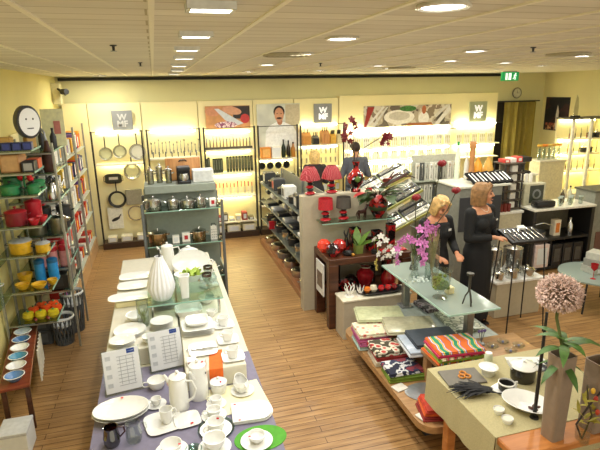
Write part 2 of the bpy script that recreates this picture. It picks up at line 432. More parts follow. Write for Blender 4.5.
# dark poster on the right wall
t = T('wall_poster', 'dark poster with a knife blade on the right wall beside the doorway', 'poster', (8.89, 9.72, 2.22), rot=(0, 0, 0))
MB().box((0, 0, 0), (.02, .72, .75), bev=.003).build('board', pattern('dark_poster', 'noise', ['15161c', '1c1c22', '3a2022', '241a1c'], 2, .5), t)
MB().prism([(-.04, -.3), (.03, -.3), (.03, .1), (-.02, .25), (-.05, .05)], 0, .004, c=(-.012, -.05, -.05), rot=(PI/2, 0, -PI/2)).build('printed_blade', M('cfc8bc', .4), t)
MB().box((-.012, .1, -.28), (.004, .4, .15)).build('printed_ingredients', pattern('food_print', 'voronoi', ['7a2820', 'b06048', '3a1818', 'c89868'], 9, .6), t)

# world and lights
w = bpy.data.worlds.new('World'); SC.world = w; w.use_nodes = True
w.node_tree.nodes['Background'].inputs[0].default_value = (1, .95, .8, 1)
w.node_tree.nodes['Background'].inputs[1].default_value = 1.1
SC.view_settings.view_transform = 'Standard'; SC.view_settings.look = 'None'
SC.view_settings.exposure = .15; SC.view_settings.gamma = 1; SC.view_settings.use_curve_mapping = False
# ================================================================== BACK WALL SHELVING
POST = M('3c3a34', .4, .5)
TUBE = M('fff6c4', .5, var=0, emit=22)
TUBEF = M('fffad8', .5, var=0, emit=60)
SHELFM = M('e9e4cf', .45, var=.03)
YW = 9.97
def bay(label, x0, x1, shelves, posts=(True, True), h=2.2, depth=.3, base=True, tubes=(), back=9.97, lamp=None):
    t = T('wall_shelving', label, 'shelving', ((x0+x1)/2, back, 0), 0, 'lit wall shelving bays along the back wall')
    w = x1-x0
    for s, on in zip((-1, 1), posts):
        if on: MB().box((s*(w/2-.02), -depth+.015, h/2), (.03, .03, h), bev=.004).build('upright', POST, t)
    for z in shelves:
        MB().box((0, -depth/2, z-.0125), (w-.07, depth-.02, .025), bev=.004).build('shelf', SHELFM, t)
    if base: MB().box((0, -depth/2-.02, .06), (w-.0, depth, .12), bev=.006).build('plinth', M('3f2c1c', .5), t)
    for z in tubes:
        MB().tube([(-w/2+.08, -.05, z), (w/2-.08, -.05, z)], .016, 8).build('light_tube', lamp or TUBE, t)
    MB().tube([(-w/2, -depth+.015, h-.02), (w/2, -depth+.015, h-.02)], .008, 6).build('top_rail', POST, t)
    return t
bay('leftmost lit bay of the back wall with hanging frying pans', -1.15, -.25, [1.6], tubes=(2.16, 1.56))
bay('lit back wall bay with a row of small hanging tools, behind the steel pot display', -.2, .79, [1.66, 1.2, .75, .35], tubes=(2.14, 1.1))
bay('lit back wall bay with knives under the knife picture', .83, 1.84, [1.76, 1.3, .85, .33], tubes=(2.08, 1.7, 1.24, .79))
bay('lit back wall bay under the chef picture', 1.87, 2.7, [1.54, 1.1, .6], tubes=(1.48,), posts=(True, True))
bay('lit back wall bay with wooden knife blocks under the logo sign', 2.73, 3.68, [1.78, 1.3, .8], tubes=(1.72, 2.16))
bay('long white lit back wall bay with cutlery under the tableware picture', 3.72, 6.32, [1.64, 1.37, 1.08], tubes=(2.0, 1.58, 1.3), posts=(False, False), h=2.0, depth=.2, lamp=TUBEF)
bay('white lit back wall bay under the right-hand logo sign beside the curtain', 6.36, 7.5, [1.63, 1.33], tubes=(2.06, 1.57), posts=(False, False), h=2.1, depth=.2, lamp=TUBEF)

def sign(label, x, z, s, bg, txt, fg, y=9.94):
    t = T('logo_sign', label, 'sign', (x, y, z), 0)
    MB().box((0, 0, 0), (s, .04, s*1.02), bev=.004).build('board', bg, t)
    text_mesh('logo_letters', txt, s*.42, fg, t, (0, -.022, s*.0), (PI/2, 0, 0), .003)
SB = M('8f9190', .5, var=.03)
sign('grey square logo sign with faint letters above the hanging pans', -.59, 2.36, .36, SB, 'W\nMF', M('c9c9c4', .5))
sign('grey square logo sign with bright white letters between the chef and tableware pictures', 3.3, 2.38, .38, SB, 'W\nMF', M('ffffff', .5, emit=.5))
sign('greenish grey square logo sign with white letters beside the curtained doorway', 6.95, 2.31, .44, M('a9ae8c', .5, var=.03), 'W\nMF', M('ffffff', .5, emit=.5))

# posters -----------------------------------------------------------
def blob(t, name, pts, mat, k, th=.0015):
    MB().prism(pts, 0, th, c=(0, -.0125-.0016*k, 0), rot=(PI/2, 0, 0)).build(name, mat, t, smooth=False)
def ell(cx, cz, a, b, n=18, r=0.):
    return [(cx+a*math.cos(q*2*PI/n)*math.cos(r)-b*math.sin(q*2*PI/n)*math.sin(r), cz+a*math.cos(q*2*PI/n)*math.sin(r)+b*math.sin(q*2*PI/n)*math.cos(r)) for q in range(n)]
t = T('wall_picture', 'wall picture of hands chopping red onions with a big knife', 'picture', (1.36, 9.95, 2.36))
MB().box((0, 0, 0), (.86, .025, .44), bev=.002).build('panel', M('c78f5a', .6, var=.2, scale=6), t)
blob(t, 'printed_background', [(.1, -.02), (.43, -.05), (.43, .21), (.1, .21)], M('2c2422', .6), 1)
blob(t, 'printed_hand', ell(-.28, .12, .16, .09), M('c98a66', .6), 1)
blob(t, 'printed_hand', ell(.08, .13, .19, .075, r=-.2), M('d29a78', .6), 2)
blob(t, 'printed_blade', [(-.26, .17), (-.18, .17), (.3, -.12), (.12, -.17), (-.06, -.05)], M('cdd2d6', .4), 3)
blob(t, 'printed_onions', ell(-.05, -.14, .22, .065), pattern('onion_print', 'voronoi', ['e8c8d0', 'b8708a', 'f0e0e0', '8a4a68'], 22, .6), 4)
blob(t, 'printed_tomato', ell(.33, -.03, .09, .09), M('b8302c', .5), 4)
t = T('wall_picture', 'wall picture of a dark-haired cook in a white jacket', 'picture', (2.37, 9.95, 2.12))
MB().box((0, 0, 0), (.88, .025, .95), bev=.002).build('panel', M('cfd2c4', .6, var=.2, scale=3), t)
blob(t, 'printed_wall', [(.14, -.1), (.43, -.1), (.43, .46), (.14, .46)], M('c4b898', .6), 1)
blob(t, 'printed_jacket', [(-.3, -.45), (-.27, -.05), (-.18, .06), (-.05, .12), (.1, .12), (.3, .03), (.42, -.2), (.42, -.45)], M('f2f3ee', .6), 2)
blob(t, 'printed_neck', ell(.02, .13, .055, .07), M('b97c58', .6), 3)
blob(t, 'printed_hair', ell(.01, .32, .115, .12), M('231a16', .7), 3)
blob(t, 'printed_face', ell(.01, .26, .095, .14), M('cd9470', .6), 4)
blob(t, 'printed_moustache', ell(.01, .195, .055, .02), M('3a241a', .7), 5)
blob(t, 'printed_eyes', ell(-.03, .285, .014, .007), M('231a16', .7), 5); blob(t, 'printed_eyes', ell(.05, .285, .014, .007), M('231a16', .7), 5)
t = T('wall_picture', 'long wall picture of white plates and silver cutlery with green salad', 'picture', (5.23, 9.93, 2.28))
MB().box((0, 0, 0), (2.06, .03, .44), bev=.002).build('panel', pattern('table_print', 'noise', ['6a5f50', 'b5aa94', 'd9d2c0', '8a7c68'], 3, .6), t)
blob(t, 'printed_napkin', [(-1.03, -.2), (-.95, .2), (-.8, .2), (-.98, -.22)], M('a03026', .6), 2)
blob(t, 'printed_fork', [(-.98, -.2), (-.62, .2), (-.56, .2), (-.92, -.2)], M('e4e2da', .4), 3)
blob(t, 'printed_knife', [(-.86, -.2), (-.52, .2), (-.48, .2), (-.78, -.2)], M('d6d4cc', .4), 3)
blob(t, 'printed_plate', ell(-.22, -.02, .36, .15), M('f2efe4', .5), 2)
blob(t, 'printed_plate', ell(-.22, .0, .25, .09), M('cfcaba', .5), 3)
blob(t, 'printed_salad', ell(-.02, .15, .2, .06), M('3f7a30', .6, var=.4, scale=30), 4)
blob(t, 'printed_jug', ell(.36, -.06, .13, .14), M('f4f2ea', .5), 3)
blob(t, 'printed_hand', ell(.36, .12, .05, .09), M('b5663c', .6), 4)
blob(t, 'printed_table', [(-.1, -.21), (.6, -.21), (.55, -.15), (0, -.15)], M('a8693c', .6), 4)
blob(t, 'printed_cutlery', [(.62, -.2), (.98, .2), (1.02, .1), (.72, -.21)], M('eceae2', .4), 3)
blob(t, 'printed_cutlery', [(.62, .0), (.9, .21), (.97, .21), (.66, -.06)], M('dad8d0', .4), 3)
blob(t, 'printed_shadow', ell(.78, -.06, .1, .12), M('4a4438', .6), 2)

# hanging pans ------------------------------------------------------
def pan(label, loc, r, hl, face=STEEL, rim=DARK, mouth=PI/2):
    t = T('frying_pan', label, 'pan', loc, 0, 'pans hanging on the back wall', rot=(PI/2, 0, 0))
    MB().lathe([(0, 0), (r*.78, 0), (r, .045), (r*1.03, .047), (r*.96, .045), (r*.76, .006), (0, .006)], 26).build('body', rim, t)
    MB().lathe([(0, .0065), (r*.75, .0065), (r*.75, .0085), (0, .0085)], 26).build('cooking_surface', face, t)
    MB().tube([(0, r*.98, .04), (0, r+hl*.4, .05), (0, r+hl, .04)], [.012, .013, .015], 8, .6).build('handle', BLACK, t)
    return t
PALE_SHEEN = M('f2f0dc', .25, .3, var=.03)  # near-white tone paints the bright reflection inside the steel pan
YELLOW_SHEEN = M('e4e2b0', .25, .3, var=.12, scale=6)  # yellowish reflection in the shiny pans, put into their colour
pan('leftmost frying pan of the top row hanging on the back wall', (-.94, 9.96, 1.77), .118, .2, YELLOW_SHEEN, STEEL)
pan('middle frying pan of the top row hanging on the back wall', (-.69, 9.96, 1.8), .118, .2, YELLOW_SHEEN, STEEL)
pan('rightmost frying pan of the top row hanging on the back wall', (-.38, 9.96, 1.78), .145, .2, PALE_SHEEN, STEEL)
pan('frying pan hanging alone under the top row of pans', (-.51, 9.96, 1.42), .15, .12, YELLOW_SHEEN, STEEL)
pan('wide frying pan with a painted yellow reflection inside low on the back wall', (-.83, 9.96, .9), .16, .2, YELLOW_SHEEN)
t = T('roasting_pan', 'dark oblong roasting pan hanging under the left pans', 'pan', (-.86, 9.96, 1.3), rot=(PI/2, 0, 0))
MB().lathe([(0, 0), (.13, 0), (.15, .05), (.145, .05), (.125, .008), (0, .008)], 28, sy=.62, p=5).build('body', M('4a4a38', .4, .3), t)
for s in (-1, 1): MB().tube([(s*.14, -.05, .045), (s*.17, -.04, .05), (s*.17, .04, .05), (s*.14, .05, .045)], .006, 6).build('handle', DARK, t)
MB().box((0, 0, .009), (.16, .05, .002)).build('price_tag', M('e8e4d0', .6), t)
t = T('product_card', 'white product card with a picture of a pan low on the back wall', 'card', (-.9, 9.955, .53))
MB().box((0, 0, 0), (.27, .02, .42), bev=.003).build('card', M('ecebd8', .7), t)
MB().prism(ell(0, -.02, .085, .03, r=.4), 0, .002, c=(0, -.0105, 0), rot=(PI/2, 0, 0)).prism([(.03, .0), (.1, .08), (.11, .065), (.05, -.02)], 0, .0021, c=(0, -.0105, 0), rot=(PI/2, 0, 0)).build('printed_pan', DARK, t)
tag(MB().box((0, 0, 0), (.3, .02, .3), bev=.004).box((0, -.012, .12), (.2, .004, .02)).build('wall_board', M('b0ae98', .4, .4), None, (-.52, 9.955, .92)), 'grey square metal board low on the back wall beside the pans', 'board')
tag(MB().lathe([(.13, 0), (.15, .008), (.15, .016), (.13, .016), (.125, .008)], 26, rot=(PI/2, 0, 0)).build('cake_ring', STEEL, None, (-.52, 9.955, .6)), 'steel cake ring hanging under the grey square board', 'cake ring')
for i, (x, w_) in enumerate([(-.98, .16), (-.72, .2), (-.45, .16)]):
    carton('%s low white carton on the floor plinth under the pans' % nth(i, 3), (x, 9.8, .121), (w_, .2, .1), M('d8d2b8', .6), .7)

# bay B: row of little tools ---------------------------------------
tool = None
for i in range(14):
    x = -.12 + i*.068; hh = .09 + .13*rnd.random()
    t = T('kitchen_tool', '%s slim steel tool hanging in the row behind the steel pot display' % (nth(i, 14) if i < 7 else nth(i, 14)), 'kitchen tool', (x, 9.955, 1.7), 0, 'small steel tools hanging on the back wall')
    MB().tube([(0, 0, .02), (0, 0, .02+hh*.5)], .009, 6).build('handle', GREYM if i % 3 else DARK, t)
    MB().tube([(0, 0, .02+hh*.5), (0, 0, .06+hh)], [.006, .004], 6).build('shaft', GREYM, t)
    MB().ball((0, 0, .07+hh), (.012, .004, .025), 8).build('head', STEEL, t)
for i in range(8):
    x = -.1+i*.115
    t = T('peeler', '%s short dark-ended peeler standing on the shelf under the hanging steel tools' % nth(i, 8), 'kitchen tool', (x, 9.86, 1.661), 0, 'peelers on the back wall shelf')
    MB().tube([(0, 0, 0), (0, 0, .06)], .009, 6).build('handle', DARK, t); MB().box((0, 0, .08), (.03, .004, .05), bev=.002).build('blade', STEEL, t)
for i in range(4):
    carton('%s red or white box on the low shelf behind the pot display' % nth(i, 4), (.45+i*.09, 9.82, .351), (.07, .12, .09+.03*(i % 2)), M('c23a30' if i % 2 else 'e4dfcc', .6), .6)

# bay C: knives -----------------------------------------------------
def knife(label, loc, L=.17, hand=DARK, name='kitchen_knife', grp='knives under the knife picture'):
    t = T(name, label, 'knife', loc, 0, grp)
    MB().box((0, 0, .05), (.018, .014, .1), bev=.003).build('handle', hand, t)
    MB().prism([(-.011, .1), (.013, .1), (.012, .1+L*.6), (-.011, .1+L)], -.0012, .0012, rot=(PI/2, 0, 0)).build('blade', STEEL, t)
    return t
kb = tag(MB().box((0, 0, .02), (.93, .06, .04), bev=.004).build('knife_rail', M('4a4438', .5), None, (1.335, 9.87, 1.761)), 'dark rail that holds the upper row of knives under the knife picture', 'rail')
for i in range(14):
    knife('%s knife of the upper row under the knife picture' % nth(i, 14), (.91+i*.065, 9.87, 1.801), .07+.05*rnd.random(), M(['6a2a22', '2a2622', '8a4a3a'][i % 3], .5))
for i, x in enumerate([.88, .93, 1.03, 1.08, 1.13, 1.18, 1.3, 1.36, 1.42, 1.48, 1.54, 1.6, 1.66, 1.72, 1.78]):
    t = T('knife_case', '%s dark green boxed knife on the second shelf under the knife picture' % (nth(i, 15) if i < 8 else nth(i, 15)), 'knife box', (x, 9.9, 1.301), 0, 'dark boxed knives on the second shelf')
    h_ = .28 if i < 6 and i != 1 else .31
    MB().box((0, 0, h_/2), (.048, .03, h_), bev=.003).build('case', M('39402c', .5), t)
    MB().box((0, -.016, h_*.55), (.012, .003, h_*.7), bev=.001).build('blade_window', M('8d917c', .3, .5), t)
for i in range(13):
    x = .9+i*.072
    t = T('red_handled_tool', '%s red-handled kitchen tool in the third row under the knife picture' % nth(i, 13), 'kitchen tool', (x, 9.9, .851), 0, 'red-handled tools on the third shelf')
    MB().box((0, 0, .07), (.045, .03, .14), bev=.003).build('pack', M('e6dfc4' if i % 2 else 'cfc6a8', .6), t)
    MB().tube([(0, -.005, .14), (0, -.005, .2+.06*rnd.random())], [.008, .011], 6).build('handle', RED if i % 3 else M('d06a50', .5), t)
for i in range(7):
    x = .92+i*.13
    carton('%s flat box on the lowest shelf under the knife picture' % nth(i, 7), (x, 9.82, .331), (.1, .16, .06+.05*(i % 3)), M(['d8cfb0', 'a5443a', '6a6248', 'e4dcc0'][i % 4], .6), .6)
for i in range(3):
    carton('%s wide low cream carton on the plinth under the knife picture' % nth(i, 3), (1.02+i*.31, 9.8, .121), (.26, .22, .13), M('ddd5b4', .6), .7)

# bay D -------------------------------------------------------------
carton('orange wooden-look box on the shelf under the cook picture', (2.06, 9.84, 1.541), (.2, .14, .22), M('d88a32', .5), .7, fmat=M('e8b060', .6))
carton('plain white box in the middle of the shelf under the cook picture', (2.27, 9.84, 1.541), (.19, .14, .23), M('efece0', .5), .8)
bottle('left dark bottle on the shelf under the cook picture', (2.43, 9.84, 1.541), .042, .36, M('1f2a1a', .2))
bottle('right dark bottle on the shelf under the cook picture', (2.53, 9.83, 1.541), .04, .34, M('241d18', .2))
bottle('amber bottle with dark neck at the right end of the shelf under the cook picture', (2.63, 9.84, 1.541), .045, .3, M('b07428', .25))
k = 0
for z, rowd, n in ((1.101, 'middle shelf', 5), (.601, 'low shelf', 5)):
    for i in range(n):
        pot('%s black cooking pot on the %s under the cook picture' % (nth(i, n), rowd), (1.97+i*.155, 9.82+.02*(i % 2), z), .066, .09, DARK, M('3a3c3a', .25, .6), knob=STEEL)
for i in range(4):
    t = pan('%s black pan hanging over the black pots below the cook picture' % nth(i, 4), (1.99+i*.17, 9.955, 1.38), .07, .05, M('30322e', .3, .5), BLACK)
# bay E: knife blocks ----------------------------------------------
def kblock(label, x, mat, n=4, h=.2, w_=.13):
    t = T('knife_block', label, 'knife block', (x, 9.83, 1.781), 0, 'knife blocks under the middle logo sign')
    MB().prism([(-.07, 0), (.07, 0), (.07, h*.8), (.02, h), (-.07, h*.7)], -w_/2, w_/2, rot=(PI/2, 0, PI/2)).build('block', mat, t)
    for i in range(n):
        MB().box(((i-(n-1)/2)*w_*.8/n, .0, h+.02), (.016, .022, .1), rot=(.25, 0, 0), bev=.004).build('knife_handle', BLACK, t)
    return t
kblock('leftmost orange wooden knife block under the middle logo sign', 2.9, M('c98a3c', .5), 2, .24, .18)
kblock('black knife block beside the orange wooden one under the middle logo sign', 3.1, BLACK, 3, .17)
kblock('tall tan wooden knife block with black handles under the middle logo sign', 3.3, PINEK, 3, .27, .17)
kblock('small yellow wooden knife block right of the tall tan one', 3.47, M('d9a840', .5), 4, .2, .11)
kblock('rightmost pale knife block with dark top under the middle logo sign', 3.61, M('d8cba0', .5), 4, .2, .1)
for i in range(16):
    x = 2.84+(i % 8)*.105; z = 1.62-(i//8)*.19
    t = T('hanging_gadget', '%s gadget hanging in the %s row under the knife blocks' % (nth(i % 8, 8), ['upper', 'lower'][i//8]), 'kitchen tool', (x, 9.95, z), 0, 'small gadgets under the knife blocks')
    MB().box((0, 0, 0), (.06, .006, .13), bev=.002).build('backing_card', M('dcd4a8', .6), t)
    MB().tube([(0, -.008, -.05), (0, -.01, .05)], [.006, .01], 6).build('tool', M(['33322c', '8a8a80', '6a5a30'][i % 3], .4, .4), t)
for i in range(6):
    carton('%s yellow and white box on the shelf below the small hanging gadgets' % nth(i, 6), (2.86+i*.14, 9.83, .801), (.11, .14, .12+.06*(i % 2)), M(['e6d98a', 'efead0', 'd8c060'][i % 3], .6), .7)
# bay F: cutlery on white cards ------------------------------------
def cutl(label, x, z, L, mat=STEEL, kind=0):
    t = T('cutlery_card', label, 'cutlery', (x, 9.9, z), 0, 'cutlery samples on the long white wall bay')
    MB().box((0, .02, L*.55), (.15, .006, L*1.1), bev=.002).build('white_card', M('f6f4ea', .5, var=.02), t)
    for q, dx in enumerate((-.045, 0, .045)):
        MB().tube([(dx, .01, .02), (dx, .01, L*.6)], [.007, .003], 6).build('cutlery_handle', mat, t)
        MB().ball((dx, .01, L*.78), (.011, .004, L*.2), 8).build('cutlery_head', mat, t)
GOLD = M('cfc486', .3, .8)
for r_, z in enumerate((1.641, 1.371, 1.081)):
    for i in range(12):
        cutl('%s cutlery card in the %s row of the long white wall bay' % (nth(i, 12), ['top', 'middle', 'bottom'][r_]), 3.84+i*.215, z, .2, GOLD if (i+r_) % 2 else STEEL)
for i in range(5):
    cutl('%s cutlery card beside the curtain under the greenish logo sign' % nth(i, 5), 6.5+i*.2, 1.631, .2, GOLD)
# ================================================================== LEFT WALL SHELVING
def lunit(label, y0, y1, shelves, x0=-1.66, x1=-1.25, h=2.45, base=.12, posts=2, glass=True, backh=2.3, bm=M('b4926a', .5)):
    t = T('wall_rack', label, 'shelving', ((x0+x1)/2, (y0+y1)/2, 0)); w = x1-x0; L = y1-y0
    for s in (-1, 1):
        MB().box((w/2-.015, s*(L/2-.015), h/2), (.028, .028, h), bev=.004).build('post', M('a7a9a2', .35, .7), t)
        MB().box((-w/2+.015, s*(L/2-.015), h/2), (.028, .028, h), bev=.004).build('post', M('a7a9a2', .35, .7), t)
    for z in shelves:
        MB().box((0, 0, z-.008), (w-.03, L-.06, .016), bev=.003).build('shelf', M('b9c4b8', .3, .1), t)
    if base: MB().box((0, 0, base/2), (w, L-.005, base), bev=.005).build('base_board', bm, t)
    MB().box((-w/2+.006, 0, backh/2+.1), (.01, L-.02, backh), bev=.002).build('back_panel', PANEL, t)
    return t
for i, (a, b) in enumerate([(6.62, 7.5), (7.52, 8.6), (8.62, 9.75)]):
    lunit(['first metal rack with red and white boxes beyond the coloured pots', 'second metal rack with red and white boxes beyond the coloured pots', 'third metal rack with boxes in the far left corner'][i],
          a, b, [1.95, 1.55, 1.15, .75, .27], h=2.35, base=.25)
cols = ['f0eee8', 'e8e6e0', 'e0a030', 'e6e4dc', 'f0eee8', '6a4a90', 'e8e6e0', 'e8c040', '2a3a6a', 'f0eee8', 'e6e4dc', 'd8402c']
q = 0
for ri, (a, b) in enumerate([(6.62, 7.5), (7.52, 8.6), (8.62, 9.75)]):
    rk = ['first', 'second', 'third'][ri]
    for si, z in enumerate((.251, .751, 1.151, 1.551, 1.951)):
        n = 5
        for k in range(n):
            y = a+.13+k*(b-a-.26)/(n-1); c = cols[(q*5+k*3+si) % len(cols)]
            if si < 2: c = ['c4302a', 'd8402c', 'e4e0d8', 'a82a2a', 'e0dcd4'][(k+si+ri) % 5]
            hh = [.2, .28, .3, .3, .28][si]*(.75+.25*rnd.random())
            carton('%s %s box on the %s shelf of the %s far left rack' % (near(k, n), {'c4302a': 'red', 'd8402c': 'bright red', 'a82a2a': 'dark red', 'e4e0d8': 'white', 'e0dcd4': 'off-white', 'e8e6e0': 'pale', 'f0eee8': 'white', 'e6e4dc': 'grey white', 'e0a030': 'amber', '6a4a90': 'purple', 'b02030': 'crimson', 'e8c040': 'yellow', '2a3a6a': 'navy', 'd86030': 'orange', '90b030': 'lime green'}[c], ['lowest', 'second lowest', 'middle', 'second highest', 'highest'][si], rk),
                   (-1.42, y, z), (.13, .2, hh), M(c, .5), .7, rz=PI/2, fmat=M(cols[(q+k+5) % len(cols)], .6))
        q += 1
# -------- the near racks: two wall-hung glass-shelf racks
def wallrack(label, y0, y1, shelves, x0, x1, front, h=2.4):
    t = T('wall_rack', label, 'shelving', ((x0+x1)/2, (y0+y1)/2, 0)); w = x1-x0; L = y1-y0
    pm = M('a7a9a2', .35, .7)
    for s_ in (-1, 1):
        MB().box((-w/2+.012, s_*(L/2-.02), h/2), (.024, .03, h), bev=.004).build('post', pm, t)
        if front: MB().box((w/2-.012, s_*(L/2-.02), h/2), (.024, .026, h), bev=.004).build('post', pm, t)
    for z in shelves:
        MB().box((0.01, 0, z-.006), (w-.05, L-.01, .012), bev=.002).build('glass_shelf', thin_glass('grey_glass', 'a9c4b8', .2), t)
        for s_ in (-1, 1): MB().box((0, s_*(L/2-.02), z-.021), (w-.05, .012, .018), bev=.002).build('shelf_arm', pm, t)
        MB().box((w/2-.02+.01, 0, z-.004), (.006, L-.02, .018)).build('glass_edge', EDGE, t)
    return t
S1 = [2.34, 2.13, 1.91, 1.6, 1.3, .92, .57]
S2 = [2.27, 2.05, 1.75, 1.36, .99, .72]
wallrack('nearest wall-hung rack on the left with green, red and yellow pots', 5.3, 5.74, S1, -1.655, -1.155, False)
wallrack('second wall rack on the left with steel kettles and stock pots', 5.78, 6.52, S2, -1.655, -1.12, True, 2.36)
a, b, c_, d_, e_, f_, g_ = [v+.0005 for v in S1]
# top of the first rack
t = T('display_clock', 'oval white clock face in a dark bezel standing on top of the left rack', 'clock', (-1.23, 5.6, a), rz=.62)
MB().lathe([(0, 0), (.15, 0), (.16, .02), (.16, .1), (.14, .11), (0, .11)], 30, sx=.72, rot=(PI/2, 0, 0), c=(0, .05, .25)).build('bezel', M('3b3c40', .4), t)
f = MB().lathe([(0, .11), (.135, .11), (.135, .115), (0, .115)], 30, sx=.72, rot=(PI/2, 0, 0), c=(0, .05, .25)).build('face', M('f6f6f4', .4, var=.01), t)
MB().ball((-.03, -.067, .28), (.008, .003, .01), 8).ball((.035, -.067, .28), (.008, .003, .01), 8).build('hour_marks', DARK, f)
MB().box((0, -.067, .19), (.06, .003, .009)).build('hands', DARK, f)
MB().box((0, .0, .05), (.09, .09, .1), bev=.004).build('foot', M('b9924c', .5), t)
carton('tan wooden block on the top shelf of the left rack under the clock', (-1.42, 5.44, a), (.14, .12, .12), M('b9924c', .5), .8, fmat=M('c9a25a', .5))
for i in range(4): carton('%s navy blue box on the top shelf of the nearest left rack' % nth(i, 4), (-1.47+i*.09, 5.36, a), (.08, .09, .075), M('232f66', .4), .7, fmat=M('34428a', .5))
for i, (x, y, hh, cc, lb) in enumerate([(-1.45, 6.4, .36, 'd8dcc0', 'pale green-white'), (-1.2, 6.42, .42, 'e4e2b4', 'pale yellow')]):
    t = T('wall_poster', '%s poster board standing on top of the second left rack' % lb, 'poster', (x, y, S2[0]+.0005))
    MB().box((0, 0, hh/2), (.24, .012, hh), bev=.002).build('board', M(cc, .6), t)
    MB().box((.04, -.0075, hh*.5), (.07, .003, hh*.35)).build('red_print', M('c47a70' if i else '9aa890', .6), t)
t = T('hanging_figure', 'long brown carved figure with a coiled neck standing on the second left rack', 'ornament', (-1.2, 5.9, S2[1]+.0005))
MB().lathe([(0, 0), (.06, .0), (.07, .03), (.065, .16), (.05, .2), (.028, .26), (.02, .32), (0, .34)], 14).build('body', M('4a2a1c', .6, var=.25), t)
MB().tube([(0, 0, .33), (-.01, .0, .42), (-.05, .02, .47), (-.1, .02, .42), (-.12, .02, .34)], .012, 8).build('coil', GREYM, t)
MB().tube([(-.12, .02, .35), (-.11, .02, .28)], .01, 6).build('hook', GREYM, t)
for i in range(2): bottle('%s dark bottle on top of the second left rack' % ['left', 'right'][i], (-1.3+.12*i, 6.2, S2[0]+.0005), .035, .22, DARK)
# second shelf
carton('large brown cardboard box on the second shelf of the nearest left rack', (-1.38, 5.5, b), (.17, .3, .17), CARD, .8, fmat=M('c29a6a', .7))
for i, (cc, lb) in enumerate([('222228', 'black'), ('c8542c', 'orange and dark')]):
    carton('%s gadget box right of the brown cardboard box' % lb, (-1.22, 5.4+.2*i, b), (.11, .16, .1), M(cc, .5), .7, fmat=M('2a2a30' if i else '9a9a98', .5))
for i in range(3): carton('%s dark boxed gadget behind the carved figure on the second left rack' % near(i, 3), (-1.4, 5.9+.2*i, S2[1]+.0005), (.2, .15, .13), M(['3a3a3c', '8a8a84', '2c2c30'][i], .5), .7)
# green pots
pot('left green enamel pot at the front of the nearest left rack', (-1.43, 5.42, c_), .085, .075, GRN, GRN, knob=DARK)
pot('right green enamel pot at the front of the nearest left rack', (-1.22, 5.42, c_), .06, .065, GRN, GRN, knob=DARK)
pot('tall green enamel pot at the back of the nearest left rack', (-1.45, 5.62, c_), .085, .13, GRN, GRN, knob=DARK)
pot('small green saucepan at the back right of the nearest left rack', (-1.22, 5.62, c_), .07, .08, GRN, GRN, knob=DARK)
def kettle(label, loc, r=.075, mat=STEEL):
    t = T('kettle', label, 'kettle', loc, .6, 'steel kettles on the left rack')
    MB().lathe([(0, 0), (r, 0), (r*1.05, .02), (r*.85, .12), (r*.45, .18), (0, .185)], 18).build('body', mat, t)
    MB().tube([(r*.8, 0, .07), (r*1.2, 0, .13), (r*1.4, 0, .17)], [.016, .012, .009], 8).build('spout', mat, t)
    MB().tube([(-r*.8, 0, .12), (-r*.7, 0, .22), (0, 0, .25), (r*.6, 0, .2)], .008, 8).build('handle', DARK, t)
    MB().lathe([(.012, .182), (.018, .195), (0, .2)], 10).build('lid_knob', DARK, t)
    return t
zk = S2[2]+.0005
for i, (x, y) in enumerate([(-1.42, 5.88), (-1.21, 5.88), (-1.42, 6.14), (-1.21, 6.14), (-1.3, 6.39)]):
    kettle(['front left', 'front right', 'middle left', 'middle right', 'rear'][i]+' steel kettle on the second left rack', (x, y, zk), .07, STEEL if i % 2 else GREYM)
t = T('flower_decoration', 'bright red paper flower decoration standing behind the green pots', 'decoration', (-1.33, 5.56, c_))
m = MB()
for k in range(9): m.ball((.06*math.cos(k*2.1), .03*math.sin(k*1.7), .12+.012*k), (.032, .03, .025), 8, rot=(k, k*.7, 0))
m.build('bloom', M('d81f26', .5), t); MB().tube([(0, 0, .0), (0, 0, .16)], .012, 6).build('stem', GRN, t)
# red pots
pot('large dark red casserole at the front of the nearest left rack', (-1.42, 5.42, d_), .1, .13, M('7a1822', .35, var=.1), M('a31f28', .3))
pot('bright red tall pot behind the dark red casserole', (-1.3, 5.63, d_), .08, .18, M('a81c28', .3), M('a81c28', .3))
for i, (x, y) in enumerate([(-1.25, 5.36), (-1.2, 5.48)]):
    bowl('%s red bowl with a shallow rim right of the dark red casserole' % ['front', 'back'][i], (x, y, d_), .055, .06, mat=[M('b01c28', .25), M('c02430', .25)][i])
for i in range(2): pot('%s dark pot with a black lid behind the steel stock pots, second left rack' % ['left', 'right'][i], (-1.43+.22*i, 6.38, S2[3]+.0005), .085, .2, DARK, BLACK)
pot('left steel stock pot at the front of the second left rack', (-1.42, 5.92, S2[3]+.0005), .095, .19, M('96927e', .3, .9), STEEL)
pot('right steel stock pot at the front of the second left rack', (-1.2, 5.92, S2[3]+.0005), .085, .17, M('a29e8c', .3, .9), STEEL)
for i in range(2): pot('%s low dark pan in the middle of the second left rack' % ['left', 'right'][i], (-1.43+.23*i, 6.15, S2[3]+.0005), .085, .1, DARK, STEEL)
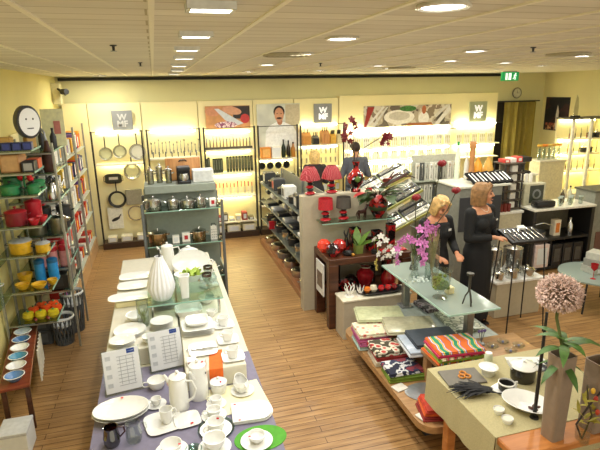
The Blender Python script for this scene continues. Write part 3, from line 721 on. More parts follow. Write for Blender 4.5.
# yellow casseroles
pot('large yellow casserole with a grey lid at the front left of the nearest left rack', (-1.43, 5.45, e_), .105, .12, YEL, M('b8bab8', .25, .3), knob=DARK)
pot('smaller yellow casserole with a grey lid at the front right of the nearest left rack', (-1.22, 5.42, e_), .07, .085, YEL, M('b8bab8', .25, .3), knob=DARK)
for i in range(2):
    t = T('canister', '%s blue canister under the smaller yellow casserole' % ['left', 'right'][i], 'canister', (-1.33+i*.13, 5.62, f_), 0)
    MB().lathe([(0, 0), (.05, 0), (.053, .01), (.053, .2), (0, .2)], 18).build('body', M('2a86c4', .3), t)
    MB().lathe([(.055, .195), (.055, .23), (.03, .245), (0, .245)], 18).build('lid', M('16567e', .3), t)
for i, (x, y) in enumerate([(-1.42, 5.88), (-1.3, 5.88), (-1.18, 5.88), (-1.36, 6.08), (-1.22, 6.08)]):
    t = T('tin', '%s pink tin with a red lid on the second left rack' % ['front left', 'front middle', 'front right', 'back left', 'back right'][i], 'tin', (x, y, S2[4]+.0005), 0)
    MB().lathe([(0, 0), (.05, 0), (.052, .01), (.052, .18), (0, .18)], 18).build('body', M('d08f8a', .4), t)
    MB().lathe([(.055, .175), (.055, .22), (.04, .235), (0, .235)], 18).build('lid', M('a3202a', .3), t)
for i, (x, y, r, h) in enumerate([(-1.46, 5.4, .07, .06), (-1.3, 5.38, .075, .055), (-1.19, 5.46, .05, .06), (-1.47, 5.58, .075, .11)]):
    bowl(['front left yellow bowl on the lower glass shelf of the nearest left rack', 'front middle yellow bowl on the lower glass shelf of the nearest left rack', 'right yellow bowl on the lower glass shelf of the nearest left rack', 'deep yellow bowl at the back of the lower glass shelf'][i], (x, y, f_), r, h, mat=YEL)
carton('black appliance box on the lowest shelf of the second left rack', (-1.3, 5.9, S2[5]+.0005), (.26, .16, .17), BLACK, .6, fmat=DARK)
carton('grey box behind the black appliance box on the second left rack', (-1.3, 6.2, S2[5]+.0005), (.28, .26, .2), GREYM, .6, fmat=M('b4b8ba', .5))
def tomato(label, x, y, mat, r=.055, zz=None):
    t = T('lidded_bowl', label, 'bowl', (x, y, g_ if zz is None else zz)); MB().lathe([(0, 0), (r*.6, 0), (r, r*.6), (r*.9, r*1.3), (0, r*1.5)], 16).build('body', mat, t); MB().ball((0, 0, r*1.55), (r*.2, r*.2, r*.2), 8).build('knob', GRN if mat is not YEL else DARK, t)
for i, (x, y) in enumerate([(-1.44, 5.56), (-1.32, 5.58), (-1.21, 5.56), (-1.38, 5.67), (-1.26, 5.67)]): tomato('%s orange tomato-shaped lidded bowl on the lowest glass shelf' % ['back left', 'back middle', 'back right', 'rear left', 'rear right'][i], x, y, M('d8501e', .35))
for i, x in enumerate([-1.46, -1.34, -1.22]): tomato('%s yellow-green fruit-shaped lidded bowl in front of the orange ones' % nth(i, 3), x, 5.42, M('c4b020', .35), .058)
def basket(label, x, y, h=.4, r=.13):
    t = T('basket', label, 'basket', (x, y, 0), 0, 'grey woven baskets on the floor')
    m = MB(); n = 16
    for k in range(n):
        a = 2*PI*k/n; b_ = a+.5; a2 = a-.5
        f = lambda q, z: (math.cos(q)*(r*.72+r*.28*z/h), math.sin(q)*(r*.72+r*.28*z/h), z)
        m.tube([f(a+(b_-a)*u, h*u) for u in (0, .25, .5, .75, 1)], .008, 5)
        m.tube([f(a+(a2-a)*u, h*u) for u in (0, .25, .5, .75, 1)], .008, 5)
    m.lathe([(0, 0), (r*.74, 0), (r*.74, .02), (0, .02)], 20)
    m.build('weave', M('55595a', .5), t)
    MB().lathe([(r*1.0, h-.02), (r*1.06, h), (r*1.0, h+.02), (r*.9, h), (r*.94, h-.02)], 24).build('rim', M('d8dad6', .4), t)
    MB().lathe([(0, h*.75), (r*.9, h*.78), (r*.85, h*.7), (0, h*.68)], 20).build('lining', M('d8dad6', .6), t)
    return t
basket('grey woven waste basket standing in front on the floor by the left rack', -1.24, 5.95, .33, .13)
basket('second grey woven basket just behind the front basket by the left rack', -1.16, 6.27, .5, .13)
for i in range(2): carton('%s grey storage box stacked on the floor behind the baskets' % ['lower', 'upper'][i], (-1.57, 6.2, .0005+.181*i), (.24, .5, .18), M('4f5458', .5), .6, fmat=M('6a6f74', .5))
# glass wall shelves with glassware at the left edge
t = T('glass_wall_shelf', 'glass wall shelves with glassware at the left edge of the photo', 'shelf', (-1.67, 4.75, 0))
for z in (1.0, 1.35, 1.7): MB().box((.1, 0, z-.005), (.2, .7, .01), bev=.001).build('glass_board', GLASS, t)
for y in (-.3, .3): MB().box((.008, y, 1.3), (.015, .03, .9)).build('rail', GREYM, t)
for zi, z in enumerate((1.0, 1.35, 1.7)):
    for i in range(4):
        t = T('drinking_glass', '%s clear glass on the %s glass wall shelf at the left edge' % (near(i, 4), ['lowest', 'middle', 'highest'][zi]), 'glass', (-1.55, 4.5+i*.16, z+.0005))
        MB().lathe([(0, 0), (.035, 0), (.03, .01), (.045, .09), (.05, .14), (.046, .14), (.04, .09), (0, .02)], 18).build('body', CLEAR, t); MB().lathe([(.0465, .13), (.051, .14), (.046, .142)], 18).build('rim', WHITE, t)
# low table with coloured bowls
TR = .146
t = T('low_table', 'low red-brown table with coloured bowls at the left edge', 'table', (-1.45, 4.93, 0), TR)
MB().box((0, 0, .44), (.24, 1.34, .03), bev=.006).build('tabletop', wood('redwood', '6a2c1a', '8c4428', rough=.35), t)
for sx in (-1, 1):
    for sy in (-1, 1): MB().box((sx*.09, sy*.62, .2125), (.04, .04, .425), bev=.004).build('leg', BROWN, t)
t2 = T('hanging_cloth', 'white cloth hanging down the aisle side of the low red-brown table', 'cloth', (-1.355, 5.15, 0), TR)
m = MB(); P = [(.008*math.sin(i*.9)+.012, -.25+.5*i/40) for i in range(41)]
for i in range(40): m.prism([P[i], P[i+1], (P[i+1][0]+.006, P[i+1][1]), (P[i][0]+.006, P[i][1])], .12, .43)
bmesh.ops.remove_doubles(m.bm, verts=m.bm.verts[:], dist=1e-5)
m.build('drape', M('d9d5c4', .8), t2, ang=80)
bc = [('5b86b8', 'blue'), ('e8e8e6', 'white'), ('4f93b0', 'teal'), ('f0f0ec', 'bright white'), ('3f6d9c', 'dark blue'), ('c8d4da', 'pale blue'), ('4aa0a0', 'turquoise')]
for i in range(7):
    y = 4.39+i*.18
    t = T('serving_bowl', '%s %s bowl with a white rim on the low red-brown table' % (near(i, 7), bc[i][1]), 'bowl', (-1.45-TR*(y-4.93), y, .456))
    MB().lathe([(0, 0), (.04, 0), (.07, .035), (.08, .05), (.066, .036), (.035, .01), (0, .01)], 24).build('body', M(bc[i][0], .25, coat=.4), t)
    MB().lathe([(.078, .049), (.084, .053), (.076, .055)], 24).build('rim', WHITE, t)
t = T('shopping_carton', 'white box standing on the floor at the left edge', 'box', (-1.33, 4.05, 0))
MB().box((0, 0, .1), (.22, .24, .2), bev=.006).build('body', PAPER, t)
MB().box((.0, 0, .215), (.225, .245, .03), bev=.004).build('lid', M('c4c6c8', .6), t)

# RACK SHIFT: the second rack stands a little proud of the first one
for o in [x for x in bpy.data.objects if x.parent is None and x.type in ('EMPTY', 'MESH') and 5.78 < x.location.y < 6.52 and -1.7 < x.location.x < -1.05]:
    if not o.name.startswith('basket'): o.location.x += .06
    else: o.location.x -= .02
# ================================================================== STEEL POT DISPLAY BEHIND THE TABLE
t = T('display_gondola', 'grey display stand with glass shelves of steel pots behind the porcelain table', 'shelving', (.235, 6.62, 0))
GP = M('6f7374', .4, .5); GB = M('8c9488', .55, var=.04)
for sx in (-1, 1):
    MB().box((sx*.49, -.3, .76), (.035, .05, 1.52), bev=.005).build('post', GP, t)
    MB().box((sx*.49, .3, .76), (.035, .05, 1.52), bev=.005).build('post', GP, t)
    MB().box((sx*.49, 0, .3), (.02, .56, .5), bev=.003).build('side_panel', GB, t)
MB().box((0, .05, .85), (.93, .03, 1.6), bev=.004).build('back_panel', GB, t)
for z in (1.42, .97, .5):
    s = MB().box((0, -.15, z-.006), (.94, .34, .012), bev=.002).build('glass_shelf', thin_glass('grey_glass', 'a9c4b8', .2), t)
    MB().box((0, -.322, z-.006), (.94, .004, .012)).build('glass_edge', EDGE, s)
MB().box((0, -.0, .06), (.95, .6, .12), bev=.005).build('plinth', GP, t)
MB().box((0, .12, 1.65), (.9, .42, .1), bev=.006).build('top_deck', GB, t)
XG, YG = .235, 6.62
for i, (x, r, h, lid) in enumerate([(-.12, .1, .12, 1), (.12, .075, .1, 1), (.3, .095, .09, 1), (.47, .07, .1, 1)]):
    pot('%s steel pot on the upper glass shelf of the grey stand' % nth(i, 4), (x, 6.46, 1.421), r, h, STEEL)
carton('small white box with a red dot at the right end of the upper glass shelf', (.62, 6.42, 1.421), (.08, .06, .1), M('f0eee6', .6), .5, fmat=M('c02028', .5))
pot('large steel pot with copper tint at the left of the lower glass shelf', (-.1, 6.46, .971), .115, .14, M('b08a60', .25, 1, var=.3), STEEL)
carton('small plain white carton on the lower glass shelf beside the large pot', (.12, 6.4, .971), (.085, .06, .1), M('efede4', .6), .6)
carton('white carton with a red dot on the lower glass shelf', (.25, 6.42, .971), (.1, .06, .12), M('efede4', .6), .45, fmat=M('b82028', .5))
pot('medium steel pot on the lower glass shelf right of the red-dotted carton', (.42, 6.46, .971), .09, .12, M('b59a78', .25, 1, var=.3), STEEL)
t = T('grater', 'tall white square grater at the right end of the lower glass shelf', 'grater', (.61, 6.42, .971))
MB().lathe([(0, 0), (.05, 0), (.045, .18), (0, .18)], 4, ph=PI/4, sx=1.2).build('body', M('e6e6de', .3, .2), t, ang=20)
m = MB()
for a in range(4):
    for b_ in range(3): m.ball((-.026+.026*b_, -.048, .035+.035*a), (.006, .004, .006), 6)
m.build('grating_holes', DARK, t)
MB().tube([(-.03, 0, .175), (-.02, 0, .21), (.02, 0, .21), (.03, 0, .175)], .007, 6).build('handle', DARK, t)
for i in range(5):
    pot('%s steel saucepan on the hidden lower shelf of the grey stand' % nth(i, 5), (-.12+i*.17, 6.46, .501), .07, .1)
ZT = 1.701
for i in range(3):
    pot('%s tall steel pasta pot at the left on the top deck of the grey stand' % nth(i, 3), (-.13+i*.115, 6.72+.07*(i % 2), ZT), .042, .17+.03*(i == 1), M('a7a592', .25, .9), STEEL)
t = T('coffee_machine', 'black and silver coffee machine on the top deck of the grey stand', 'coffee machine', (.29, 6.66, ZT))
MB().box((0, 0, .02), (.17, .2, .04), bev=.01).build('base', BLACK, t); MB().box((0, .06, .11), (.17, .08, .18), bev=.01).build('column', BLACK, t)
MB().box((0, -.0, .19), (.17, .2, .05), bev=.012).build('head', BLACK, t); MB().lathe([(0, .04), (.055, .04), (.065, .08), (.05, .13), (0, .13)], 16, c=(0, -.04, 0)).build('jug', STEEL, t)
carton('white appliance carton on the top deck right of the coffee machine', (.54, 6.72, ZT), (.27, .2, .16), M('d9dad6', .6), .8, fmat=M('c8cbc8', .6))
t = T('wooden_board', 'wide tan wooden serving board standing at the back of the top deck', 'board', (.3, 6.88, ZT), rot=(-.1, 0, 0))
MB().box((0, 0, .15), (.46, .025, .3), bev=.01, seg=2).build('board', PINEK, t); MB().tube([(-.05, -.016, .25), (-.03, -.03, .27), (.03, -.03, .27), (.05, -.016, .25)], .008, 6).build('handle', BLACK, t)
for i in range(4):
    cup('%s small steel cup hanging at the right-hand edge of the grey stand' % ['top', 'second', 'third', 'lowest'][i], (.68, 6.36, [1.421, .971, .501, .121][i]), .03, .05, mat=STEEL)

# ================================================================== PORCELAIN TABLE
TY0, TY1, TZ = 2.25, 6.15, .75
t = T('display_table', 'long white-clothed display table full of white porcelain in the aisle', 'table', (.01, 4.2, 0))
MB().box((0, 0, TZ-.025), (1.12, 3.9, .04), bev=.005).build('tabletop', M('cfc6ac', .6), t)
for sx in (-1, 1):
    for sy in (-1, 1): MB().box((sx*.48, sy*1.85, .35), (.06, .06, .70), bev=.005).build('leg', WGREY, t)
MB().box((0, 0, .35), (.96, 3.6, .68), bev=.01).build('panel', M('c8bfa4', .7), t)
def cover(label, name, x0, x1, y0, y1, z, hang, mat, sides, th=.004):
    """cloth lying on a top with hanging skirts on the named sides"""
    t = T(name, label, 'tablecloth', ((x0+x1)/2, (y0+y1)/2, z))
    m = MB().box((0, 0, th/2), (x1-x0, y1-y0, th))
    m.build('top_sheet', mat, t)
    for s in sides:
        P = []; horiz = s in 'fb'; L = (x1-x0) if horiz else (y1-y0); N = 60
        for i in range(N+1):
            u = i/N*L - L/2; w_ = .004+.01*(1+math.sin(u*22+math.sin(u*7)*2))*.5
            P.append((u, w_))
        m = MB()
        for (u0, w0), (u1, w1) in zip(P, P[1:]):
            def pt(u, o, z_):
                if s == 'f': return (u, (y0-y1)/2-o, z_)
                if s == 'b': return (u, (y1-y0)/2+o, z_)
                if s == 'l': return ((x0-x1)/2-o, u, z_)
                return ((x1-x0)/2+o, u, z_)
            vs = [m.bm.verts.new(pt(*a)) for a in ((u0, 0, th), (u1, 0, th), (u1, w1, -hang), (u0, w0, -hang))]
            vs2 = [m.bm.verts.new(pt(*a)) for a in ((u0, .003, th), (u1, .003, th), (u1, w1+.004, -hang), (u0, w0+.004, -hang))]
            m.bm.faces.new(vs); m.bm.faces.new(vs2[::-1]); m.bm.faces.new((vs[3], vs[2], vs2[2], vs2[3])); m.bm.faces.new((vs[0], vs2[0], vs2[1], vs[1]))
        bmesh.ops.remove_doubles(m.bm, verts=m.bm.verts[:], dist=1e-5)
        m.build('skirt', mat, t, ang=80)
    return t
cover('mauve grey cloth on the front part of the porcelain table', 'tablecloth', -.56, .58, 2.22, 3.75, TZ-.005, .3, M('7d788c', .85, var=.06), 'lr')
cover('cream cloth on the back part of the porcelain table', 'tablecloth', -.55, .575, 3.752, 6.16, TZ-.005, .3, M('d2cdb6', .85, var=.03), 'lrb')
tag(MB().box((0, 0, .0015), (.4, .34, .003), bev=.001).build('napkin', M('e9e3bd', .85, var=.03), None, (.38, 3.12, TZ), (0, 0, .1)), 'pale cream napkin under the creamer on the mauve cloth', 'napkin')
RZ = .90
def riser(label, x0, x1, y0, y1):
    o = MB().box(((x0+x1)/2, (y0+y1)/2, (TZ+RZ)/2), (x1-x0, y1-y0, RZ-TZ-.001), bev=.006).build('display_riser', M('d6d1be', .75, var=.03))
    return tag(o, label, 'riser')
riser('right-hand cream riser block on the porcelain table, under the cups on square plates', .05, .49, 3.3, 6.1)
riser('left-hand cream riser block on the porcelain table, under the long platters', -.53, .035, 3.78, 6.1)
z = TZ+.0005
RD = M('d01c28', .5)
def dot(par, loc, s=.012, rot=(0, 0, 0)):
    return MB().box((0, 0, 0), (s*1.4, s, .0014), bev=.0003).build('red_sticker', RD, par, loc, rot)
# --- front zone
o = bowl('lower of two stacked large oval white dishes at the left of the mauve cloth', (-.39, 3.14, z), .185, .05, sy=.72, n=40); 
o = bowl('upper of two stacked large oval white dishes with a red sticker', (-.39, 3.14, z+.022), .18, .048, sy=.72, n=40); dot(o, (.0, .118, .046))
for i, lb in enumerate(['brown glass pitcher with a handle at the left of the mauve cloth', 'clear glass pitcher right of the brown one on the mauve cloth']):
    t = T('glass_pitcher', lb, 'pitcher', (-.43+.13*i, 2.86, z))
    gm = thin_glass('brown_glass', '6a2a1c', .15) if i == 0 else CLEAR
    MB().lathe([(0, 0), (.04, 0), (.048, .02), (.05, .06), (.04, .115), (.044, .13), (.04, .128), (.036, .115), (.046, .06), (.042, .008), (0, .008)], 22).build('body', gm, t)
    MB().tube([(.042, 0, .12), (.075, 0, .115), (.08, 0, .08), (.046, 0, .045)], .005, 8).build('handle', gm if i else M('3c1a14', .2), t)
    if i == 0: MB().lathe([(0, .008), (.04, .008), (.046, .05), (.046, .062), (0, .062)], 20).build('liquid', M('3c140e', .2), t)
plate('large white dinner plate at the very front left of the table', (-.36, 2.62, z), .14)
p1 = plate('wide square white plate left of centre under the tall mug', (-.12, 2.98, z), .12, p=5, rz=.2)
p2 = plate('square white plate with a red sticker right of the tall mug', (.03, 2.96, z), .085, p=5, rz=.15); dot(p2, (.02, -.05, .012), .014)
cup('tall white mug standing on the wide square plate', (-.1, 2.98, z+.006), .043, .1, rz=.3)
cup('big white tea cup lying before the second coffee pot, handle to the left', (-.16, 3.42, z), .066, .068, rz=PI)
def saucer(label, loc, r=.07, **k): return plate(label, loc, r, h=.012, name='saucer', cat='saucer', **k)
saucer('white saucer under the small cup left of the coffee pots', (-.165, 3.2, z), .068); cup('small white cup on its saucer left of the coffee pots', (-.165, 3.2, z+.005), .036, .05, rz=PI)
def coffeepot(label, loc, r=.062, h=.2, rz=0., cat='coffee pot', spout=True):
    t = T('coffee_pot', label, cat, loc, rz)
    MB().lathe([(0, 0), (r*.98, 0), (r, .006), (r*.98, h*.5), (r*.86, h), (r*.8, h+.005), (0, h+.005)], 30).build('body', WHITE, t)
    l = MB().lathe([(r*.86, h+.003), (r*.88, h+.009), (r*.5, h+.022), (r*.15, h+.027), (0, h+.027)], 28).build('lid', WHITE, t)
    MB().lathe([(.006, h+.025), (.007, h+.034), (.014, h+.042), (.01, h+.052), (0, h+.054)], 14).build('knob', WHITE, l)
    if spout: MB().tube([(-r*.85, 0, h*.72), (-r*1.3, 0, h*.95), (-r*1.5, 0, h*1.04)], [.016, .011, .008], 10).build('spout', WHITE, t)
    MB().tube([(r*.85, 0, h*.92), (r*1.6, 0, h*.95), (r*1.95, 0, h*.7), (r*1.6, 0, h*.4), (r*.9, 0, h*.25)], .007, 8, 1.4).build('handle', WHITE, t)
    return t
t = coffeepot('front tall white coffee pot, between the square plates and the price sheets', (-.01, 3.12, z), .066, .235, rz=-.5)
dot(t, (-.056, -.036, .2), .012, (0, PI/2, .6))
t = coffeepot('rear tall white coffee pot with a handle to the right', (.13, 3.215, z), .068, .245, rz=1.0); dot(t, (.02, -.03, .271), .016)
MB().ball((0, -.064, .2), (.008, .003, .008), 10).build('round_mark', BLACK, t)
t = T('sugar_bowl', 'lidded white sugar bowl with a red sticker behind the row of cups', 'sugar bowl', (.27, 3.225, z))
MB().lathe([(0, 0), (.045, 0), (.055, .03), (.06, .07), (.05, .085), (0, .085)], 26).build('body', WHITE, t)
l = MB().lathe([(.056, .083), (.062, .09), (.03, .108), (0, .11)], 26).build('lid', WHITE, t); MB().ball((0, 0, .117), .012, 10).build('knob', WHITE, l); dot(t, (.01, -.035, .104), .014, (.5, 0, 0))
rowc = [(.235, 3.08, .04, .052), (.205, 2.955, .048, .056), (.2, 2.79, .058, .068)]
for i, (x, y, r, h) in enumerate(rowc):
    nm = ['farthest', 'middle', 'nearest'][i]
    if i == 2:
        tag(MB().lathe([(0, 0), (.08, 0), (.115, .008), (.118, .012), (.08, .005), (0, .005)], 32).build('glass_plate', thin_glass('aqua_glass', 'c4e4de', .15), None, (.205, 2.82, z)), 'clear aqua glass plate under the nearest of the three small white cups', 'plate')
    saucer('white saucer under the %s of the three white cups right of the coffee pots' % nm, (x, y, z+(.0125 if i == 2 else 0)), r*1.75)
    c = cup('%s of the three white cups on saucers right of the coffee pots' % nm, (x, y, z+.005+(.0125 if i == 2 else 0)), r, h, rz=2.6+.5*i)
    if i == 2: dot(c, (-.035, -.03, .05), .012, (PI/2, 0, -.8))
plate('white plate under the large round bowl at the front centre', (.175, 2.64, z), .1); bowl('large round white bowl on a plate at the front centre', (.175, 2.64, z+.006), .07, .075)
plate('white plate at the front edge under the round bowl left of centre', (-.08, 2.68, z), .1); c = bowl('round white bowl left of centre at the front edge with a red sticker', (-.08, 2.68, z+.006), .065, .06); dot(c, (.05, -.02, .06), .012)
plate('rectangular white tray at the front edge of the table', (.03, 2.47, z), .12, p=6)
plate('clear pale plate at the front edge between the bowls', (.05, 2.66, z), .05, mat=thin_glass('aqua_glass', 'c4e4de', .15))
pl = MB().lathe([(0, 0), (.15, 0), (.15, .004), (0, .004)], 40, sx=1.1, sy=.8).build('placemat', M('4f9a2a', .8, var=.1), None, (.46, 2.65, z)); tag(pl, 'round green placemat at the front right corner of the table', 'placemat')
saucer('white plate on the green placemat', (.43, 2.62, z+.0045), .1); c = bowl('white bowl on the plate on the green placemat', (.43, 2.62, z+.0095), .055, .05); dot(c, (-.045, -.01, .05), .01)
def dplate(label, loc, L=.19, Wd=.125, h=.014):
    P = [(-L, -Wd), (.04, -Wd*.98)]+[(.04+(L-.04)*math.sin(a), -Wd*math.cos(a)) for a in [k*PI/14 for k in range(1, 14)]]+[(.04, Wd*.98), (-L, Wd)]
    m = MB().prism(P, 0, h*.5); m.prism([(x*1.04, y*1.05) for x, y in P], h*.5, h)
    o = m.build('platter', WHITE, None, loc, (0, 0, -.08)); return tag(o, label, 'platter')
dplate('lower of two D-shaped flat white platters at the right edge of the mauve cloth', (.46, 2.91, z), .13, .1)
o = dplate('upper of two D-shaped flat white platters with red stickers', (.455, 2.91, z+.0142), .13, .1); dot(o, (-.11, .085, .0148), .011); dot(o, (-.09, -.09, .0148), .011)
saucer('small white plate under the white creamer on the cream napkin', (.435, 3.18, z+.003), .085)
t = T('creamer', 'white creamer with a pointed spout standing on a small plate', 'creamer', (.43, 3.18, z+.008), rz=1.9)
m = MB().lathe([(0, 0), (.03, 0), (.05, .03), (.058, .06), (.045, .085), (.042, .085), (.054, .06), (.045, .03), (.025, .006), (0, .006)], 24)
for v in m.bm.verts:
    if v.co.z > .04 and v.co.x > .02: v.co.x *= 1.35; v.co.z *= 1+.45*(v.co.x/.07)*(v.co.z/.085)
m.build('body', WHITE, t); MB().tube([(-.045, 0, .08), (-.08, 0, .07), (-.075, 0, .035), (-.045, 0, .03)], .006, 8).build('handle', WHITE, t)
# --- price sheets in acrylic stands
def sheet(label, x, y, rz, tilt, tagm):
    t = T('price_sheet', label, 'sheet', (x, y, TZ+.001), rz)
    b = MB().box((0, .03, .158), (.25, .004, .3), rot=(-tilt, 0, 0), bev=.001).build('paper', M('d6d8da', .6, var=.02), t)
    MB().box((0, .034, .158), (.27, .003, .315), rot=(-tilt, 0, 0)).build('holder_back', CLEAR, t)
    MB().box((0, .02, .004), (.27, .1, .006)).build('holder_foot', CLEAR, t)
    R_ = Euler((-tilt, 0, 0)).to_matrix()
    def at(dx, dz, w, h, mat, nm):
        p = R_ @ Vector((dx, -.0032, dz)) + Vector((0, .03, .158))
        MB().box((0, 0, 0), (w, .0012, h)).build(nm, mat, t, p, (-tilt, 0, 0))
    INK = M('9a9ea4', .7)
    for k in range(4): at(-.09, .1-.065*k, .035, .03, M('b4b8bc', .7), 'printed_picture')
    for k in range(9): at(.03, .1-.026*k, .12, .004, INK, 'printed_line')
    for k in range(3): at(-.01+.045*k, .0, .003, .2, INK, 'printed_column')
    if tagm: at(.07, .13, .055, .032, M('1d3f8a', .5), 'blue_brand_mark')
    at(.07, .13, .04, .005, M('b8c4e0', .6), 'brand_lettering') if tagm else None
sheet('left printed price sheet standing on the porcelain table with a blue corner mark', -.385, 3.44, .15, .32, True)
sheet('right printed price sheet standing behind the front coffee pot with a blue corner mark', -.075, 3.66, .15, .3, True)
# --- right riser (mid zone)
z = RZ+.0005
for i, (x, y) in enumerate([(.41, 3.42), (.41, 3.7), (.41, 3.98)]):
    nm = ['nearest', 'middle', 'farthest'][i]
    plate('%s square white plate of the three at the right edge of the riser' % nm, (x, y, z), .085, p=6, h=.014)
    t = T('cup', '%s tapered white cup on a square plate at the right edge of the riser' % nm, 'cup', (x, y, z+.006), PI*.9)
    MB().lathe([(0, 0), (.03, 0), (.033, .005), (.045, .075), (.041, .075), (.029, .008), (0, .008)], 4*7, p=4).build('body', WHITE, t)
    MB().tube([(.038, 0, .06), (.065, 0, .06), (.065, 0, .03), (.034, 0, .025)], .005, 6).build('handle', WHITE, t)
tag(MB().box((0, 0, .0015), (.1, .28, .003)).box((0, -.138, -.05), (.1, .003, .1)).build('napkin', M('e2691c', .8), None, (.28, 3.43, z), (0, 0, -.1)), 'orange napkin strip over the front edge of the riser', 'napkin')
for i in range(4):
    plate('%s square white plate of the stack under the square casserole' % ['lowest', 'second', 'third', 'top'][i], (.19, 3.96, z+.0145*i), .13, p=6, h=.014)
bowl('square white casserole dish on the stack of square plates', (.19, 3.97, z+.0145*3+.006), .095, .05, p=5)
bx = tag(MB().lathe([(0, 0), (.08, 0), (.1, .05), (.096, .05), (.076, .006), (0, .006)], 32, p=6, sx=1.2).build('baking_dish', WHITE, None, (.14, 4.34, z)), 'rectangular white baking dish under the front edge of the glass shelf', 'dish')
plate('large square white plate with cutlery behind the rear coffee pot', (.2, 3.6, z), .11, p=5)
for i in range(3):
    t = T('table_fork', '%s steel fork lying on the square plate behind the rear coffee pot' % nth(i, 3), 'fork', (.15+i*.045, 3.6, z+.011), rz=1.35)
    MB().tube([(0, -.08, .004), (0, .02, .003)], [.005, .003], 6).build('handle', STEEL, t)
    MB().box((0, .05, .003), (.018, .05, .002), bev=.0008).build('tines', STEEL, t)
t = T('sugar_pot', 'white lidded box with dark red bean label left of the forks', 'box', (.1, 3.42, z))
MB().box((0, 0, .02), (.07, .07, .04), bev=.004).build('body', WHITE, t); MB().box((0, -.0355, .02), (.05, .001, .028)).build('label', M('8c2c20', .5), t)
# far cups with blue rimmed saucers
BL = M('31486a', .3)
for i, (x, y) in enumerate([(.39, 4.93), (.39, 5.16)]):
    t = T('saucer', 'blue-rimmed white saucer under the %s of the two cups behind the glass shelf' % ['nearer', 'farther'][i], 'saucer', (x, y, z))
    MB().lathe([(0, 0), (.06, 0), (.1, .014), (.06, .006), (0, .006)], 28).build('dish', WHITE, t); MB().lathe([(.1, .012), (.103, .0145), (.1, .017), (.098, .0145)], 28).build('rim', BL, t)
    cup('%s of the two white cups on blue-rimmed saucers behind the glass shelf' % ['nearer', 'farther'][i], (x, y, z+.006), .042, .07, rz=.4)
coffeepot('short lidded white jar beyond the two cups with blue-rimmed saucers', (.4, 5.5, z), .05, .1, cat='jar', spout=False)
coffeepot('far tall white coffee pot behind the ribbed vase', (-.0, 5.6, z), .075, .27)
t = T('serving_dish', 'large oval white platter propped upright behind the green leaves', 'platter', (.24, 5.45, z+.12), rot=(1.15, 0, 0))
MB().lathe([(0, 0), (.14, 0), (.2, .02), (.205, .024), (.14, .008), (0, .008)], 36, sy=.62).build('dish', WHITE, t)
t = T('soup_tureen', 'white lidded soup tureen behind the upright oval platter', 'tureen', (.24, 5.85, z))
MB().lathe([(0, 0), (.07, 0), (.11, .06), (.115, .11), (0, .11)], 28).build('body', WHITE, t); l = MB().lathe([(.118, .108), (.11, .125), (.05, .155), (0, .16)], 28).build('lid', WHITE, t)
MB().ball((0, 0, .168), (.03, .03, .016), 12).build('knob', WHITE, l)
# --- left riser: platters and plates
def platter(label, x, y, zz, L=.17, a=.55): return plate(label, (x, y, zz), L, sy=a, p=3.2, h=.022, name='platter', cat='platter', n=40, well=.75)
platter('lower of two stacked far white platters at the left of the riser', -.37, 5.16, z, .16, .78); platter('upper of two stacked far white platters at the left of the riser', -.36, 5.44, z+.0001, .17, .75).location.z = z
o = platter('long white fish platter in the middle of the left riser', -.38, 4.72, z+.052, .2, .55)
tag(MB().box((0, 0, .026), (.34, .16, .05), bev=.006).build('plinth_block', CREAM, None, (-.34, 4.72, z)), 'cream plinth block that lifts the long white fish platter', 'block')
bowl('white round bowl with a scalloped rim on the left riser', (-.31, 4.3, z), .09, .07)
for i in range(3): plate('%s cream plate of the stack under the scalloped bowl group' % ['lowest', 'middle', 'top'][i], (-.36, 4.08, z+.0125*i), .13, h=.012)
for i in range(3): plate('%s white plate of the nearest stack on the left riser' % ['lowest', 'middle', 'top'][i], (-.41, 3.9, z+.0145*i), .1, h=.014)
bowl('small white bowl right of the nearest plate stack', (-.2, 3.86, z), .06, .06)
z = RZ+.0005
for i in range(5): plate('%s white soup plate of the tall stack left of the square casserole' % ['lowest', 'second', 'third', 'fourth', 'top'][i], (-.1, 4.1, z+.0145*i), .095, h=.014)
for i in range(4): plate('%s square plate of the stack under the middle of the glass shelf' % ['lowest', 'second', 'third', 'top'][i], (-.08, 4.55, z+.0145*i), .11, p=6, h=.014)
bowl('square white bowl on the plate stack under the glass shelf', (-.08, 4.55, z+.0145*3+.006), .08, .05, p=5)
cup('white cup right of the baking dish under the glass shelf edge', (.33, 4.2, z), .042, .06, rz=.5)
bowl('round white bowl under the right end of the glass shelf', (.32, 4.52, z), .08, .06)
# --- glass shelf on the table
t = T('glass_shelf', 'clear glass shelf raised over the middle of the porcelain table', 'shelf', (.12, 4.62, 0))
g = MB().box((0, 0, 1.06-.005), (.66, .8, .01), bev=.001).build('glass_top', GLASS, t); MB().box((0, -.402, 1.055), (.66, .004, .011)).build('glass_edge', EDGE, g)
for sx in (-1, 1):
    for sy in (-1, 1): MB().tube([(sx*.29, sy*.36, RZ), (sx*.29, sy*.36, 1.05)], .012, 10).build('leg', STEEL, t)
t = T('glass_cylinder', 'clear glass cylinder with green fern under the left end of the glass shelf', 'vase', (-.25, 4.2, RZ+.0005))
MB().lathe([(0, 0), (.05, 0), (.05, .24), (.047, .24), (.047, .006), (0, .006)], 20).build('body', CLEAR, t)
m = MB()
for k in range(14): m.leaf((0, 0, .01), (math.cos(k*2.4)*.25, math.sin(k*2.4)*.25, 1), .12+.05*rnd.random(), .018, .3)
m.build('leaves', M('7c8a3c', .6, var=.25), t)
z = 1.0605
t = T('ribbed_vase', 'tall ribbed white vase on the glass shelf of the porcelain table', 'vase', (-.08, 4.36, z))
